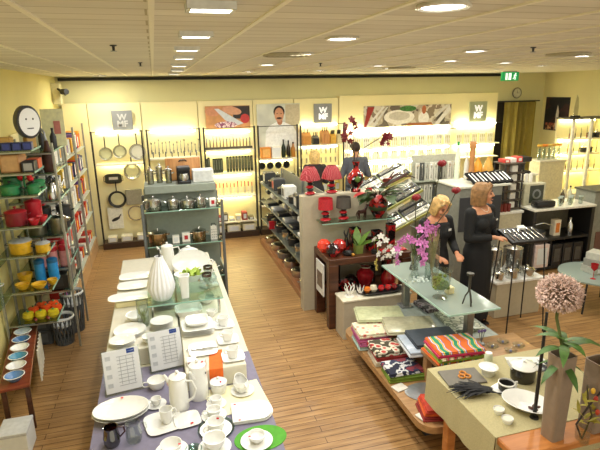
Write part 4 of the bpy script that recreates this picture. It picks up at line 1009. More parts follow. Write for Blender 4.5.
MB().lathe([(0, 0), (.07, 0), (.085, .02), (.115, .09), (.12, .13), (.1, .22), (.07, .3), (.04, .375), (.036, .4), (.03, .4), (.034, .375), (.06, .3), (.09, .22), (.1, .13), (0, .02)], 144, flute=18, fd=.035).build('body', M('e4e4e6', .5, var=.02), t, ang=70)
MB().tube([(.0, .02, .3), (.01, .02, .46)], .006, 6).build('twig', DARK, t)
tag(MB().lathe([(0, 0), (.035, 0), (.045, .2), (.05, .21), (.04, .21), (.035, .01), (0, .01)], 24, p=4).build('bud_vase', WHITE, None, (.12, 4.33, z)), 'narrow white square vase beside the ribbed vase on the glass shelf', 'vase')
t = T('leaf_bowl', 'white oval bowl with pale green leaves on the glass shelf', 'bowl', (.2, 4.72, z))
MB().lathe([(0, 0), (.06, 0), (.13, .06), (.16, .085), (.155, .085), (.055, .008), (0, .008)], 32, sy=.7).build('body', WHITE, t)
m = MB()
for k in range(46):
    a = rnd.random()*2*PI; r = rnd.random()*.11
    m.leaf((r*math.cos(a), r*math.sin(a)*.6, .06), (rnd.uniform(-1, 1), rnd.uniform(-1, 1), .9), .07+.05*rnd.random(), .04, .9)
m.build('leaves', M('a4bc4a', .6, var=.2), t)
for i, (x, y) in enumerate([(.33, 4.42), (.36, 4.62)]):
    t = T('goblet', ['nearer', 'farther'][i]+' clear wine goblet with a grey rim on the glass shelf', 'glass', (x, y, z))
    MB().lathe([(0, 0), (.035, 0), (.035, .004), (.006, .012), (.005, .08), (.03, .1), (.045, .14), (.044, .17), (.041, .17), (.042, .14), (.026, .104), (0, .09)], 24).build('body', CLEAR, t)
    MB().lathe([(.0445, .145), (.0455, .17), (.0445, .171), (.0435, .146)], 24).build('rim', M('6a5a52', .2, .8), t)
cup('white tea cup with a handle at the right end of the glass shelf', (.39, 4.86, z), .045, .06)
# ================================================================== CENTRE : RED LACQUER DISPLAY
PT = 1.56
t = T('display_partition', 'cream partition wall with a glass shelf that carries red lamps and vases', 'partition', (2.27, 5.98, 0))
PM = M('b4ab94', .6, var=.03)
MB().box((0, 0, PT/2), (1.18, .14, PT), bev=.006).build('panel', PM, t)
g = MB().box((.09, -.2, 1.25-.006), (1.0, .26, .012), bev=.002).build('glass_shelf', GLASS, t); MB().box((.09, -.332, 1.244), (1.0, .004, .012)).build('glass_edge', EDGE, g)
for sx in (-.3, .45): MB().box((sx, -.12, 1.23), (.02, .12, .015)).build('shelf_bracket', GREYM, t)
# brown table in front
BT = .9
t = T('lacquer_table', 'dark brown wooden table with a lower shelf before the cream partition', 'table', (2.37, 5.6, 0))
MB().box((0, 0, BT-.04), (1.08, .6, .08), bev=.006).build('tabletop', BROWN, t)
for sx in (-1, 1):
    for sy in (-1, 1): MB().box((sx*.48, sy*.25, .41), (.12, .1, .82), bev=.004).build('leg', BROWN, t)
MB().box((0, .05, .38), (.86, .5, .03), bev=.004).build('lower_shelf', BROWN, t)
t = T('framed_notice', 'white framed picture notice on the aisle side of the brown table', 'picture', (1.815, 5.6, .58), rz=-PI/2)
MB().box((0, 0, 0), (.3, .015, .42), bev=.003).build('frame', M('d8d8d2', .5), t); MB().box((0, -.009, -.02), (.2, .003, .2)).build('print', M('6a5a50', .5, var=.4), t)
# beige plinth box
t = T('plinth_box', 'low beige white-topped plinth on the floor in front of the brown table', 'plinth', (2.33, 5.13, 0))
MB().box((0, 0, .235), (.86, .26, .47), bev=.005).build('body', BEIGE, t); MB().box((0, 0, .4825), (.88, .28, .025), bev=.005).build('top', M('d4cdb8', .5), t)
tr = T('lacquer_tray', 'black lacquer tray with red and white fruit-like ornaments on the plinth', 'tray', (2.42, 5.13, .4955))
MB().lathe([(0, 0), (.16, 0), (.2, .03), (.19, .032), (.155, .01), (0, .01)], 32, sx=1.5, sy=.6, p=3).build('body', BLACK, tr)
orn = [('orange', 'e07a28', -.17, .042), ('cream', 'dcd2b8', -.09, .05), ('red', 'b81c24', .01, .04), ('bright red', 'd02a2a', .1, .038), ('dark red', '8a141c', .18, .04)]
for lb, c, x, r in orn:
    tag(MB().lathe([(0, 0), (r*.6, .002), (r, r*.8), (r*.7, r*1.6), (.004, r*1.75), (0, r*1.7)], 18).build('ornament', M(c, .25, coat=.5), None, (2.42+x, 5.13, .5065)), '%s fruit-shaped ornament in the black tray on the plinth' % lb, 'ornament')
# white antler candle holder
t = T('antler_ornament', 'white branching antler ornament on the left end of the plinth', 'ornament', (2.02, 5.12, .4955))
m = MB().lathe([(0, 0), (.06, 0), (.05, .012), (0, .016)], 16)
for k in range(7):
    a = k*.9; m.tube([(0, 0, .01), (.04*math.cos(a), .04*math.sin(a), .06), (.06*math.cos(a), .06*math.sin(a), .1), (.055*math.cos(a+.6), .055*math.sin(a+.6), .15)], [.009, .008, .006, .003], 6)
m.build('branches', M('eeeae2', .4), t)
t = T('antler_ornament', 'second white branching ornament right of the first on the plinth', 'ornament', (2.15, 5.1, .4955))
m = MB().lathe([(0, 0), (.045, 0), (.04, .012), (0, .016)], 16)
for k in range(5):
    a = k*1.3; m.tube([(0, 0, .01), (.03*math.cos(a), .03*math.sin(a), .06), (.045*math.cos(a), .045*math.sin(a), .12)], [.008, .007, .003], 6)
m.build('branches', M('eeeae2', .4), t)

# table lamps
def tlamp(label, loc, shade, dome=True, s=1., sh=None):
    t = T('table_lamp', label, 'lamp', loc, rnd.random())
    zz = 0
    MB().ball((0, 0, .022*s), (.075*s, .065*s, .024*s), 16).build('foot_stone', RED, t); zz = .045*s
    for k, (r, mm) in enumerate([(.045, BLACK), (.055, RED), (.042, BLACK), (.05, RED)][:4 if dome else 3]):
        MB().ball((.006*(-1)**k, 0, zz+.02*s), (r*s, r*.9*s, .023*s), 14).build('stone', mm, t); zz += .037*s
    MB().tube([(0, 0, zz-.01), (0, 0, zz+.09*s)], .008, 8).build('stem', DARK, t)
    if dome:
        MB().lathe([(.05*s, zz+.155*s), (.055*s, zz+.16*s), (.085*s, zz+.12*s), (.115*s, zz+.055*s), (.128*s, zz), (.124*s, zz), (.11*s, zz+.055*s), (.08*s, zz+.117*s)], 48, flute=10, fd=.035).build('lamp_shade', shade, t, ang=60)
    else:
        MB().lathe([(.088*s, zz+.14*s), (.095*s, zz), (.092*s, zz), (.085*s, zz+.14*s)], 32).build('lamp_shade', shade, t, ang=60)
    return t
SHR = pattern('red_shade', 'wave', ['8c1620', 'a0222c', 'd07a7a', '981c28'], 9, .6, (1, 1, 3))
z = PT+.0005
tlamp('left red-shaded table lamp with stacked stones on top of the partition', (1.81, 5.98, z), SHR, s=1.02)
tlamp('right red-shaded table lamp with stacked stones on top of the partition', (2.1, 5.98, z), SHR, s=1.02)
t = T('lacquer_vase', 'red and black waisted vase with a green disc on top of the partition', 'vase', (2.43, 5.98, z)); t.scale = (1.1, 1.0, 1.1)
MB().lathe([(0, 0), (.06, 0), (.065, .02), (.05, .05), (.09, .11), (.105, .16), (.085, .21), (.035, .26), (.03, .3), (.05, .36), (.044, .36), (.024, .3), (0, .28)], 28).build('body', LACQ, t)
MB().lathe([(.045, .355), (.054, .362), (.045, .37)], 24).build('rim', DARK, t); MB().ball((-.01, -.098, .16), (.035, .012, .035), 14).build('green_disc', M('4a6a2a', .3), t)
# dark red orchid standing in it
t = T('red_orchid', 'dark red orchid spray rising from the waisted vase on the partition', 'flowers', (2.41, 5.98, z+.3))
st = [[(0, 0, 0), (-.01, 0, .2), (-.1, 0, .38), (-.16, 0, .52)], [(0, 0, 0), (.0, 0, .25), (-.03, -.02, .46), (-.02, -.02, .6)], [(0, 0, .02), (.06, 0, .22), (.2, 0, .3), (.36, 0, .38), (.5, 0, .32)]]
for s in st: MB().tube(s, .005, 6).build('stem', M('3a2a1a', .6), t)
def blossom_mesh(r=.035, seed=0, th=.004):
    m = MB()
    for k in range(5):
        a = 2*PI*k/5+.3
        m.ball((math.cos(a)*r*.55, math.sin(a)*r*.55, .004), (r*.52, r*.36, th), 8, rot=(0, -.25, a))
    m.ball((0, 0, .008), (r*.22, r*.22, r*.25), 8)
    return m
BM = blossom_mesh(.045).build('blossom', M('6e0f1c', .5, var=.25), None); bme = BM.data; bpy.data.objects.remove(BM)
def bloom(me, t, loc, rot, s=1.):
    o = bpy.data.objects.new('blossom', me); COL.objects.link(o); o.parent = t; o.location = loc; o.rotation_euler = rot; o.scale = (s, s, s); return o
for k in range(12):
    u = k/11; bloom(bme, t, (-.17+.2*rnd.random(), -.03+.06*rnd.random(), .33+.26*u+.03*rnd.random()), (PI/2+rnd.uniform(-.6, .6), 0, rnd.uniform(-.7, .7)), .8+.4*rnd.random())
for k in range(10):
    bloom(bme, t, (.24+.3*rnd.random(), -.03+.06*rnd.random(), .27+.14*rnd.random()), (PI/2+rnd.uniform(-.6, .6), 0, rnd.uniform(-.7, .7)), .7+.4*rnd.random())
# glass shelf goods (z 1.1955)
z = 1.2505
tlamp('small lamp with a straight red drum shade on the glass shelf', (1.95, 5.78, z), M('b01f2a', .6, var=.2, scale=60), False, 1.0)
tlamp('small lamp with a dark grey drum shade on the glass shelf', (2.19, 5.78, z), M('4c4740', .7), False, 1.0)
t = T('horse_figure', 'dark brown horse figure on the glass shelf right of the small lamps', 'figure', (2.44, 5.78, z), rz=.3)
m = MB().tube([(-.05, 0, .085), (0, 0, .08), (.05, 0, .09)], [.026, .024, .028], 10)
m.tube([(.05, 0, .1), (.075, 0, .14), (.08, 0, .16)], [.022, .016, .014], 8).tube([(.075, 0, .165), (.105, 0, .15)], [.016, .009], 8)
for lx in (-.055, .05):
    for ly in (-.014, .014): m.tube([(lx, ly, .08), (lx+.004, ly, .04), (lx, ly, 0)], [.013, .009, .008], 7)
m.tube([(-.07, 0, .095), (-.09, 0, .06), (-.092, 0, .03)], [.01, .009, .004], 6).build('body', M('3a2018', .35), t)
t = T('urn', 'big round red and black lacquer urn with gold speckles on the glass shelf', 'vase', (2.66, 5.77, z))
MB().lathe([(0, 0), (.055, 0), (.06, .01), (.11, .1), (.125, .16), (.1, .23), (.06, .26), (.065, .275), (.055, .275), (.05, .26), (0, .25)], 30).build('body', LACQ, t)
MB().lathe([(.112, .1), (.124, .13), (.122, .15), (.112, .12)], 30).build('band', M('2a3a1a', .4), t)
# mixed plant in the urn
t = T('leafy_arrangement', 'bushy arrangement of green and red leaves in the round lacquer urn', 'plant', (2.66, 5.77, z+.26))
m = MB(); m2 = MB(); m3 = MB()
for k in range(46):
    a = rnd.random()*2*PI; e = rnd.uniform(.15, 1.2)
    d = (math.cos(a)*1.25, -abs(math.sin(a))*.6, e*.7); L = rnd.uniform(.1, .2)
    s0 = Vector((0, 0, 0)); p = Vector(d).normalized()*rnd.uniform(.08, .3)
    (m if k % 7 else m3).leaf(p, d, L, L*.55, 1.1)
    m2.tube([s0, p*.6+Vector((0, 0, .02)), p], .004, 5)
m.build('leaves', M('33491f', .5, var=.35), t); m3.build('red_leaves', M('a52a2a', .5, var=.2), t); m2.build('stems', M('3a2f1c', .7), t)
m = MB()
for k in range(6):
    a = .3+k*.25; m.tube([(0, 0, .1), (.12+.05*k, -.02, .22+.03*(k % 3)), (.2+.06*k, -.02, .32-.02*k)], [.012, .012, .006], 6)
m.build('twigs', M('4a2c22', .7), t)
t = T('red_flower_ball', 'small bright red candle dish on the partition top by the leafy plant', 'candle', (2.62, 5.98, PT+.0005))
MB().lathe([(0, 0), (.04, 0), (.045, .04), (0, .05)], 16).build('body', RED, t)
# on the brown table
z = BT+.0005
for i, (x, y, c) in enumerate([(1.93, 5.44, None), (2.06, 5.58, 'b0251c'), (1.88, 5.64, 'd83a24')]):
    tag(MB().lathe([(0, 0), (.05, .0), (.088, .06), (.08, .12), (.045, .15), (.04, .145), (0, .12)], 24).build('round_vase', LACQ if not c else M(c, .2, coat=.5, var=.2), None, (x, y, z)),
        ['dark round lacquer vase at the left front corner of the brown table', 'red round vase behind the dark one on the brown table', 'orange red round vase at the left back of the brown table'][i], 'vase')
t = T('bud_vase', 'small red vase with a dark animal-ear top on the brown table', 'vase', (2.16, 5.6, z))
MB().lathe([(0, 0), (.035, 0), (.05, .06), (.03, .12), (.018, .17), (0, .17)], 20).build('body', LACQ, t)
MB().tube([(0, 0, .16), (-.03, 0, .23), (-.025, 0, .26)], [.012, .01, .004], 6).tube([(0, 0, .16), (.025, 0, .25), (.03, 0, .28)], [.012, .01, .004], 6).build('twigs', BLACK, t)
tag(MB().lathe([(0, 0), (.06, 0), (.075, .03), (.07, .032), (.055, .008), (0, .008)], 24).build('lacquer_dish', BLACK, None, (2.12, 5.43, z)), 'small black dish at the front of the brown table', 'dish')
tag(MB().ball((0, 0, .022), .022, 14).build('ornament_ball', M('b8863a', .3, .6), None, (2.15, 5.34, z)), 'small golden ball on the front edge of the brown table', 'ornament')
def square_vase(label, x, y, w_, h, mat=LACQ, zz=None):
    t = T('square_vase', label, 'vase', (x, y, z if zz is None else zz))
    MB().lathe([(0, 0), (w_*.9, 0), (w_, h), (w_*.88, h), (w_*.8, .02), (0, .02)], 4, ph=PI/4).build('body', mat, t, ang=20)
    MB().lathe([(w_*1.005, h-.012), (w_*1.03, h+.002), (w_*.88, h+.002), (w_*.86, h-.012)], 4, ph=PI/4).build('rim', BLACK, t, ang=20)
    return t
square_vase('tall square red lacquer vase at the back of the brown table', 2.33, 5.74, .085, .24)
square_vase('square red and black lacquer vase left of the white orchid', 2.47, 5.55, .075, .15)
square_vase('square dark lacquer vase behind the white orchid', 2.6, 5.66, .08, .2)
square_vase('tall red lacquer vase at the right end of the brown table', 2.8, 5.68, .07, .27)
t = T('green_pot', 'small square green glass pot with a leaf on the brown table front', 'pot', (2.26, 5.45, z))
MB().lathe([(0, 0), (.06, 0), (.07, .11), (.062, .11), (.052, .01), (0, .01)], 4, ph=PI/4).build('body', M('6d7a3a', .3), t, ang=20)
m = MB(); m.leaf((0, 0, .08), (-.4, 0, 1), .24, .11, .7); m.leaf((0, 0, .08), (.5, .1, 1), .26, .1, .8); m.leaf((0, .02, .08), (.1, .4, 1), .26, .1, .6); m.leaf((0, 0, .08), (1.2, 0, .9), .3, .1, .8)
m.build('leaves', M('5a7a2a', .45, var=.2), t)
tag(MB().box((0, 0, .012), (.34, .1, .024), bev=.008).build('red_tray', RED, None, (2.7, 5.4, z)), 'long red lacquer tray under the white orchid blossoms', 'tray')
t = T('white_orchid', 'white orchid spray hanging over the front of the brown table', 'flowers', (2.44, 5.36, z)); t.scale = (1, .9, .85)
MB().lathe([(0, 0), (.04, 0), (.045, .06), (0, .06)], 14).build('pot', BLACK, t)
MB().tube([(0, 0, .05), (-.03, -.03, .26), (.02, -.1, .3), (.1, -.14, .2), (.14, -.16, .08), (.15, -.17, -.02)], .004, 6).build('stem', M('5a6a2a', .6), t)
wb = blossom_mesh(.05).build('blossom', M('f4f2ec', .5, var=.03), None); wme = wb.data; bpy.data.objects.remove(wb)
for x, y, q in [(-.06, -.08, .26), (.02, -.1, .3), (.08, -.12, .24), (-.01, -.12, .2), (.12, -.14, .15), (.05, -.15, .1), (.17, -.16, .08), (-.03, -.15, .06), (.1, -.17, .03), (.2, -.16, .02), (.02, -.17, -.0), (.24, -.15, .05)]:
    bloom(wme, t, (x, y-.03, q), (PI/2+rnd.uniform(-.5, .5), 0, rnd.uniform(-.6, .6)), .85+.3*rnd.random())
m = MB()
for k in range(6): m.ball((-.06+.05*rnd.random(), -.14, -.04-.03*k), (.012, .012, .016), 8)
m.tube([(0, -.1, .2), (-.03, -.15, 0), (-.04, -.14, -.2)], .003, 5)
m.build('buds', M('c8b860', .5), t)
# lower shelf (z .395)
z = .3955
t = T('red_urn', 'shiny red urn vase with a pale rim on the lower shelf of the brown table', 'vase', (2.4, 5.55, z))
MB().lathe([(0, 0), (.06, 0), (.075, .04), (.115, .16), (.11, .21), (.06, .25), (.07, .28), (.06, .28), (.05, .25), (0, .2)], 28).build('body', M('8e1820', .2, coat=.6, var=.35, scale=9), t)
MB().lathe([(.066, .27), (.074, .283), (.062, .287)], 24).build('rim', M('cfc6b0', .4), t)
t = T('red_flask', 'tall-necked red flask on the right of the lower shelf of the brown table', 'vase', (2.7, 5.5, z))
MB().lathe([(0, 0), (.07, 0), (.1, .08), (.09, .15), (.03, .24), (.025, .33), (.035, .35), (0, .35)], 28).build('body', M('9c1a1e', .2, coat=.6, var=.25), t)
MB().lathe([(.036, .345), (.036, .38), (0, .39)], 14).build('stopper', RED, t)
tag(MB().lathe([(0, 0), (.05, 0), (.1, .05), (.12, .12), (.112, .12), (.09, .05), (0, .02)], 26).build('lacquer_bowl', LACQ, None, (2.12, 5.5, z)), 'dark lacquer bowl on the left of the lower shelf of the brown table', 'bowl')
tag(MB().lathe([(0, 0), (.05, 0), (.05, .34), (.042, .34), (.042, .01), (0, .01)], 20).build('cylinder_vase', BLACK, None, (2.08, 5.74, z)), 'tall black cylinder vase at the back of the lower shelf', 'vase')
tag(MB().ball((0, 0, .07), (.08, .08, .07), 18).build('round_vase', M('241414', .2, coat=.5), None, (2.26, 5.68, z)), 'dark ball-shaped vase beside the black cylinder on the lower shelf', 'vase')
square_vase('dark square vase behind the red urn on the lower shelf', 2.55, 5.72, .07, .2, DARK, z)

# ================================================================== COFFEE GEAR SHELF behind the partition
t = T('appliance_shelf', 'long low shelf unit of pans and coffee gear running behind the partition', 'shelving', (2.0, 7.7, 0))
MB().box((0, 0, .05), (.5, 2.9, .1), bev=.005).build('base_board', wood('copper_board', '7a4a2a', 'a06a40', stretch=(10, 1, 10)), t)
for zz in (.5, .85, 1.2): MB().box((0, 0, zz-.01), (.44, 2.86, .02), bev=.003).build('shelf', M('5f645e', .3, .3), t)
for sy in (-1, 0, 1): MB().box((.2, sy*1.41, .72), (.03, .03, 1.44), bev=.004).build('upright', GREYM, t)
MB().box((.235, 0, .74), (.012, 2.88, 1.38), bev=.002).build('back_panel', M('8a8a7c', .6), t)
for i in range(6):
    pot('%s wide steel pan on the wooden base of the appliance shelf' % near(i, 6), (1.93, 6.5+i*.46, .101), .13, .1, STEEL if i % 3 else GREYM)
for i in range(7):
    y = 6.45+i*.4
    pot('%s steel pot on the lower middle shelf of the appliance shelf' % near(i, 7), (1.93, y, .501), .1, .12, STEEL if i % 2 else DARK, DARK if i % 2 else STEEL)
def espresso(label, loc, c='e8e8e4', rz=-PI/2):
    t = T('espresso_machine', label, 'coffee machine', loc, rz)
    MB().box((0, 0, .025), (.2, .26, .05), bev=.01).build('base', M(c, .35), t); MB().box((0, .08, .13), (.2, .1, .2), bev=.012).build('column', M(c, .35), t)
    MB().box((0, 0, .25), (.2, .26, .08), bev=.015).build('head', M(c, .35), t); MB().box((0, .028, .14), (.09, .01, .1), bev=.004).build('recess', BLACK, t)
    MB().lathe([(0, .2), (.025, .2), (.03, .212), (0, .212)], 12, c=(0, -.04, 0)).build('spout', STEEL, t)
    return t
espresso('white coffee machine with a dark recess at the near end of the appliance shelf', (1.93, 6.5, .851))
for i, c in enumerate(['2a2a2c', '9a9a98', '1c1c1e', 'c8c8c4', '303234']):
    espresso('%s of the %s coffee machines behind the white one' % (near(i, 5), 'dark and grey'), (1.93, 6.98+i*.42, .851), c)
for i in range(8):
    y = 6.45+i*.36
    if i % 2: pan_t = carton('%s boxed appliance on top of the appliance shelf' % near(i//2, 4), (1.93, y, 1.201), (.2, .2, .2), M(['26282a', 'd8d8d0', '3a3c3e', '2c2e30'][i//2], .5), .6, rz=-PI/2, fmat=M(['c8c8c0', '4a4a4c', 'a82a26', 'b0b0aa'][i//2], .5))
    else: kettle_t = pot('%s dark pan with a steel lid on top of the appliance shelf' % near(i//2, 4), (1.93, y, 1.201), .1, .1, DARK, STEEL)
carton('bright red triangular-looking carton on the middle of the appliance shelf', (1.8, 8.3, .501), (.05, .1, .14), RED, .5, rz=-PI/2)
t = T('milk_frother', 'small blue and white gadget on the back end of the appliance shelf top', 'gadget', (1.93, 9.1, 1.201))
MB().lathe([(0, 0), (.06, 0), (.06, .12), (0, .14)], 16).build('body', M('2a4ab8', .4), t); MB().box((-.04, 0, .06), (.05, .06, .06), bev=.006).build('label', WHITE, t)

# ================================================================== CUTLERY RACK right of the partition
t = T('cutlery_rack', 'sloping three-tier rack of cutlery cases behind the red display', 'shelving', (3.35, 6.75, 0))
RM = M('8f9670', .5, var=.05)
MB().box((-.1, .35, .55), (.76, .9, 1.1), bev=.006).build('cabinet', WGREY, t)
ROT = (.38, -.42, 0)
tiers = [(.06, -.2, 1.0), (.0, .05, 1.24), (-.06, .3, 1.46)]
for k, (x, y, zz) in enumerate(tiers):
    MB().box((x, y, zz), (.9, .36, .02), rot=ROT, bev=.003).build('sloping_shelf', RM, t)
    o_ = Euler(ROT).to_matrix() @ Vector((0, -.185, .0)); MB().box((x+o_.x, y+o_.y, zz+o_.z), (.9, .012, .045), rot=ROT, bev=.003).build('shelf_lip', M('a4a050', .5), t)
E2 = Euler(ROT).to_matrix()
for k, (x, y, zz) in enumerate(tiers):
    for i in range(6):
        off = E2 @ Vector((-.23+.45*(i % 2), -.11+.11*(i//2), .0255))
        t2 = T('cutlery_case', '%s open cutlery case on the %s sloping shelf, %s column' % (near(i//2, 3), ['lowest', 'middle', 'highest'][k], ['left', 'right'][i % 2]), 'cutlery', (3.35+x+off.x, 6.75+y+off.y, zz+off.z), 0, 'open cutlery cases on the sloping rack', rot=ROT)
        MB().box((0, 0, 0), (.42, .1, .03), bev=.004).build('case', BLACK if (i//2+k) % 3 else M('d8d6c8', .5), t2)
        MB().box((0, .0, .0165), (.38, .075, .004), bev=.001).build('lining', DARK if (i//2+k) % 3 else M('e0ded4', .6), t2)
        for q in (-.022, 0, .022):
            MB().tube([(-.18, q, .022), (.06, q, .021)], [.006, .004], 6).build('cutlery_handle', STEEL, t2); MB().ball((.12, q, .022), (.07, .009, .004), 8).build('cutlery_head', STEEL, t2)
# frontal panel of cutlery packs
t = T('pack_panel', 'upright grey panel with two rows of cutlery packs behind the tall roses', 'shelving', (4.16, 6.95, 0))
MB().box((0, .05, .92), (.76, .03, 1.84), bev=.005).build('panel', M('b8b8a8', .6), t); MB().box((0, .02, .04), (.76, .3, .08), bev=.005).build('foot', GREYM, t)
for zz in (1.44, 1.1): MB().box((0, -.02, zz), (.76, .12, .02), bev=.003).build('ledge', M('9aa090', .4), t)
for k, zz in enumerate((1.4505, 1.1105)):
    for i in range(9):
        t2 = T('cutlery_pack', '%s cutlery pack in the %s row of the upright grey panel' % (nth(i, 9), ['upper', 'lower'][k]), 'cutlery pack', (3.84+i*.08, 6.93, zz), 0, 'cutlery packs on the upright panel')
        MB().box((0, 0, .14), (.068, .02, .28), bev=.003).build('pack', M(['d4d2c4', '4a4c4a', 'b8b8ac', 'e2e0d4'][(i+k) % 4], .5), t2)
        MB().tube([(0, -.013, .03), (0, -.013, .2)], [.008, .005], 6).build('cutlery_handle', STEEL, t2); MB().ball((0, -.013, .22), (.014, .005, .035), 8).build('cutlery_head', STEEL, t2)
# ================================================================== GLASS TABLE, CLOTHS
GT = .95
t = T('glass_table', 'rectangular frosted glass table on square steel posts with flowers on it', 'table', (2.55, 4.15, 0))
g = MB().box((0, 0, GT-.008), (.52, 1.36, .016), bev=.002).build('glass_top', thin_glass('table_glass', 'c0d0c8', .1, .14, .4), t)
MB().box((-.262, 0, GT-.008), (.005, 1.36, .017)).box((0, -.682, GT-.008), (.52, .005, .017)).build('glass_edge', M('a8cabc', .2), g)
for x, y in ((0.07, -.5), (-.05, .5)):
    MB().box((x, y, .72), (.07, .07, .43), bev=.006).build('post', M('8d8f8a', .3, .8), t); MB().box((x, y, .515), (.14, .14, .012), bev=.003).build('foot_plate', GREYM, t)
# low platform with oak edges and the raised tier on it
t = T('low_platform', 'low oak-edged platform with rounded corners piled with folded cloths', 'table', (2.5, 3.9, 0))
def rr(x0, x1, y0, y1, r):
    P = []
    for cx, cy_, a in ((x1-r, y1-r, 0), (x0+r, y1-r, 90), (x0+r, y0+r, 180), (x1-r, y0+r, 270)):
        P += [(cx+r*math.cos(math.radians(a+q)), cy_+r*math.sin(math.radians(a+q))) for q in range(0, 91, 15)]
    return P
MB().prism(rr(-.71, .75, -.97, .85, .14), .24, .3).build('deck', OAK, t)
for sx in (-.5, .5):
    for sy in (-.65, .6): MB().box((sx, sy, .12), (.08, .08, .24), bev=.005).build('leg', DARK, t)
t = T('raised_tier', 'raised grey board under the glass table that carries the plastic-wrapped cloths', 'stand', (2.61, 4.15, .3))
MB().box((0, 0, .19), (.88, 1.1, .03), bev=.004).build('board', M('9aa29c', .4, .2), t)
for sx in (-.36, .36):
    for sy in (-.45, .45): MB().box((sx, sy, .0875), (.06, .06, .175), bev=.003).build('leg', GREYM, t)
z = .506
WRAP = M('cdd0be', .25, var=.08, coat=.6, scale=14)
def wrapped(label, x, y, d, mat, rz, layers=2, zz=z):
    t = T('wrapped_tablecloth', label, 'tablecloth', (x, y, zz), rz)
    th = d[2]/layers
    for i in range(layers): MB().box((rnd.uniform(-.008, .008), rnd.uniform(-.008, .008), th*(i+.5)), (d[0]*(1-.02*i), d[1]*(1-.02*i), th*.97), bev=th*.35, seg=2).build('fold', mat, t)
    return t
wrapped('plastic-wrapped pale green cloth at the far left corner, overhanging toward the plinth', 2.12, 4.52, (.5, .34, .03), M('c0c49c', .25, var=.12, coat=.5), -.25)
wrapped('plastic-wrapped beige cloth in the middle under the glass table', 2.3, 4.17, (.52, .36, .035), M('b4b094', .25, var=.1, coat=.6), -.25)
for i in range(2): wrapped('%s pale blue wrapped cloth under the dark slate cloth' % ['lower', 'upper'][i], 2.27+.01*i, 3.76, (.5, .36, .025), M(['cfd4d8', 'a8b4c4'][i], .3, coat=.4), -.12, 1, z+.0252*i)
t = wrapped('dark slate blue folded cloth with a small tag under the glass table', 2.34, 3.78, (.46, .32, .04), M('3c444e', .7, var=.08), -.12, 2, z+.0508)
MB().lathe([(0, 0), (.018, 0), (.018, .003), (0, .003)], 16, sx=1.5).build('paper_tag', PAPER, t, (-.1, -.1, .04))
wrapped('patterned grey green wrapped cloth at the right behind the steel post', 2.82, 4.1, (.34, .46, .04), pattern('leaf_print', 'voronoi', ['8c9484', 'b0b4a2', '6f786a', 'c4c8b8'], 14, .35), -.1)
wrapped('dark patterned cloth beneath the moss goblet under the glass table', 2.78, 4.54, (.34, .28, .05), pattern('dark_print', 'voronoi', ['3a3436', '6a5a5e', '8c8488', '2a2628'], 16, .5), .1)
# pile rows at left of the low platform
z = .301
PK = pattern('flower_cream', 'voronoi', ['b83a3a', 'd8a890', 'e4dcc4', 'd8d0b0'], 16, .85)
PP = M('c46a9c', .8, var=.15); PR = pattern('red_rose_print', 'voronoi', ['8a2028', 'c04a44', 'd8d0bc', '4a4434'], 14, .85)
PN = pattern('navy_print', 'noise', ['23263a', 'cfd0d0', '2e3450', '8a3a44'], 9, .85)
PG = M('6f8a30', .85, var=.2)
STR = pattern('rainbow_stripes', 'wave', ['c4285a', 'e0a030', '2a9a8a', '2f4f9a', 'd85a2a', '8ac04a', 'f0e4c4'], 4, .8, (1, .6, 1))
STR2 = pattern('bright_stripes', 'wave', ['2a8a6a', 'e8d04a', 'c0306a', 'f0f0e8', '3a62b0', 'd86a2a'], 3.5, .8, (.6, 1.6, 1))
def pile(desc, x, y, d, mats, rz, names):
    th = d[2]/len(mats)
    for i, (mm, nm) in enumerate(zip(mats, names)):
        folded('%s folded cloth, %s of the %s' % (nm, ['bottom', 'second', 'third', 'fourth', 'fifth', 'sixth'][i] if i < len(mats)-1 else 'top', desc), (x+rnd.uniform(-.012, .012), y+rnd.uniform(-.012, .012), z+(th+.0008)*i), (d[0], d[1], th), [mm], 2, rz+rnd.uniform(-.06, .06))
pile('farthest pile at the left of the low platform', 1.96, 4.32, (.36, .3, .19), [M('a8c0b8', .8), PP, M('b85a8a', .8, var=.1), PK], -.1, ['pale aqua', 'pink', 'magenta pink', 'cream flowered'])
pile('second pile left on the low platform', 2.0, 3.98, (.36, .28, .15), [M('c4b8a0', .8), M('b03a3a', .8, var=.2), PR], -.1, ['tan', 'red', 'red rose printed'])
pile('third pile left on the low platform', 1.98, 3.68, (.34, .24, .1), [M('7c9430', .8), PG, PN], -.08, ['olive', 'green', 'navy and white printed'])
tag(MB().lathe([(0, 0), (.17, 0), (.172, .006), (.0, .01)], 44, sx=1.12, sy=.8).build('round_placemat', M('a4a8aa', .3, .6, var=.08), None, (2.06, 3.38, .301), (0, 0, -.2)), 'oval silver grey placemat lying on the low platform', 'placemat')
for i in range(2): folded('%s white cloth beside the silver placemat on the low platform edge' % ['flat', 'second flat'][i], (1.87, 3.5-.42*i, .301), (.12, .1, .012), [M('dcd8cc', .8)], 1, .25)
pile('orange pile at the low platform front', 2.03, 3.1, (.34, .24, .1), [M('8a2a24', .8, var=.1), M('d8622a', .8), M('b83a22', .8, var=.25)], -.25, ['dark red', 'orange', 'orange red ringed'])
o = tag(MB().lathe([(.05, 0), (.058, .003), (.066, 0), (.058, -.0005)], 30).build('cloth_ring', M('e0935a', .7), None, (2.01, 3.08, .405)), 'pale orange ring lying on the orange red cloth', 'ring')
for i in range(3): folded('%s striped green and white cloth at the front corner of the low platform' % near(i, 3), (2.02+.09*i, 2.97, .301), (.07, .06, .03), [pattern('green_stripes', 'wave', ['e8e6da', '2f6a4a', 'e8e6da', '3a4a3a'], 30, .8)], 2, .2)
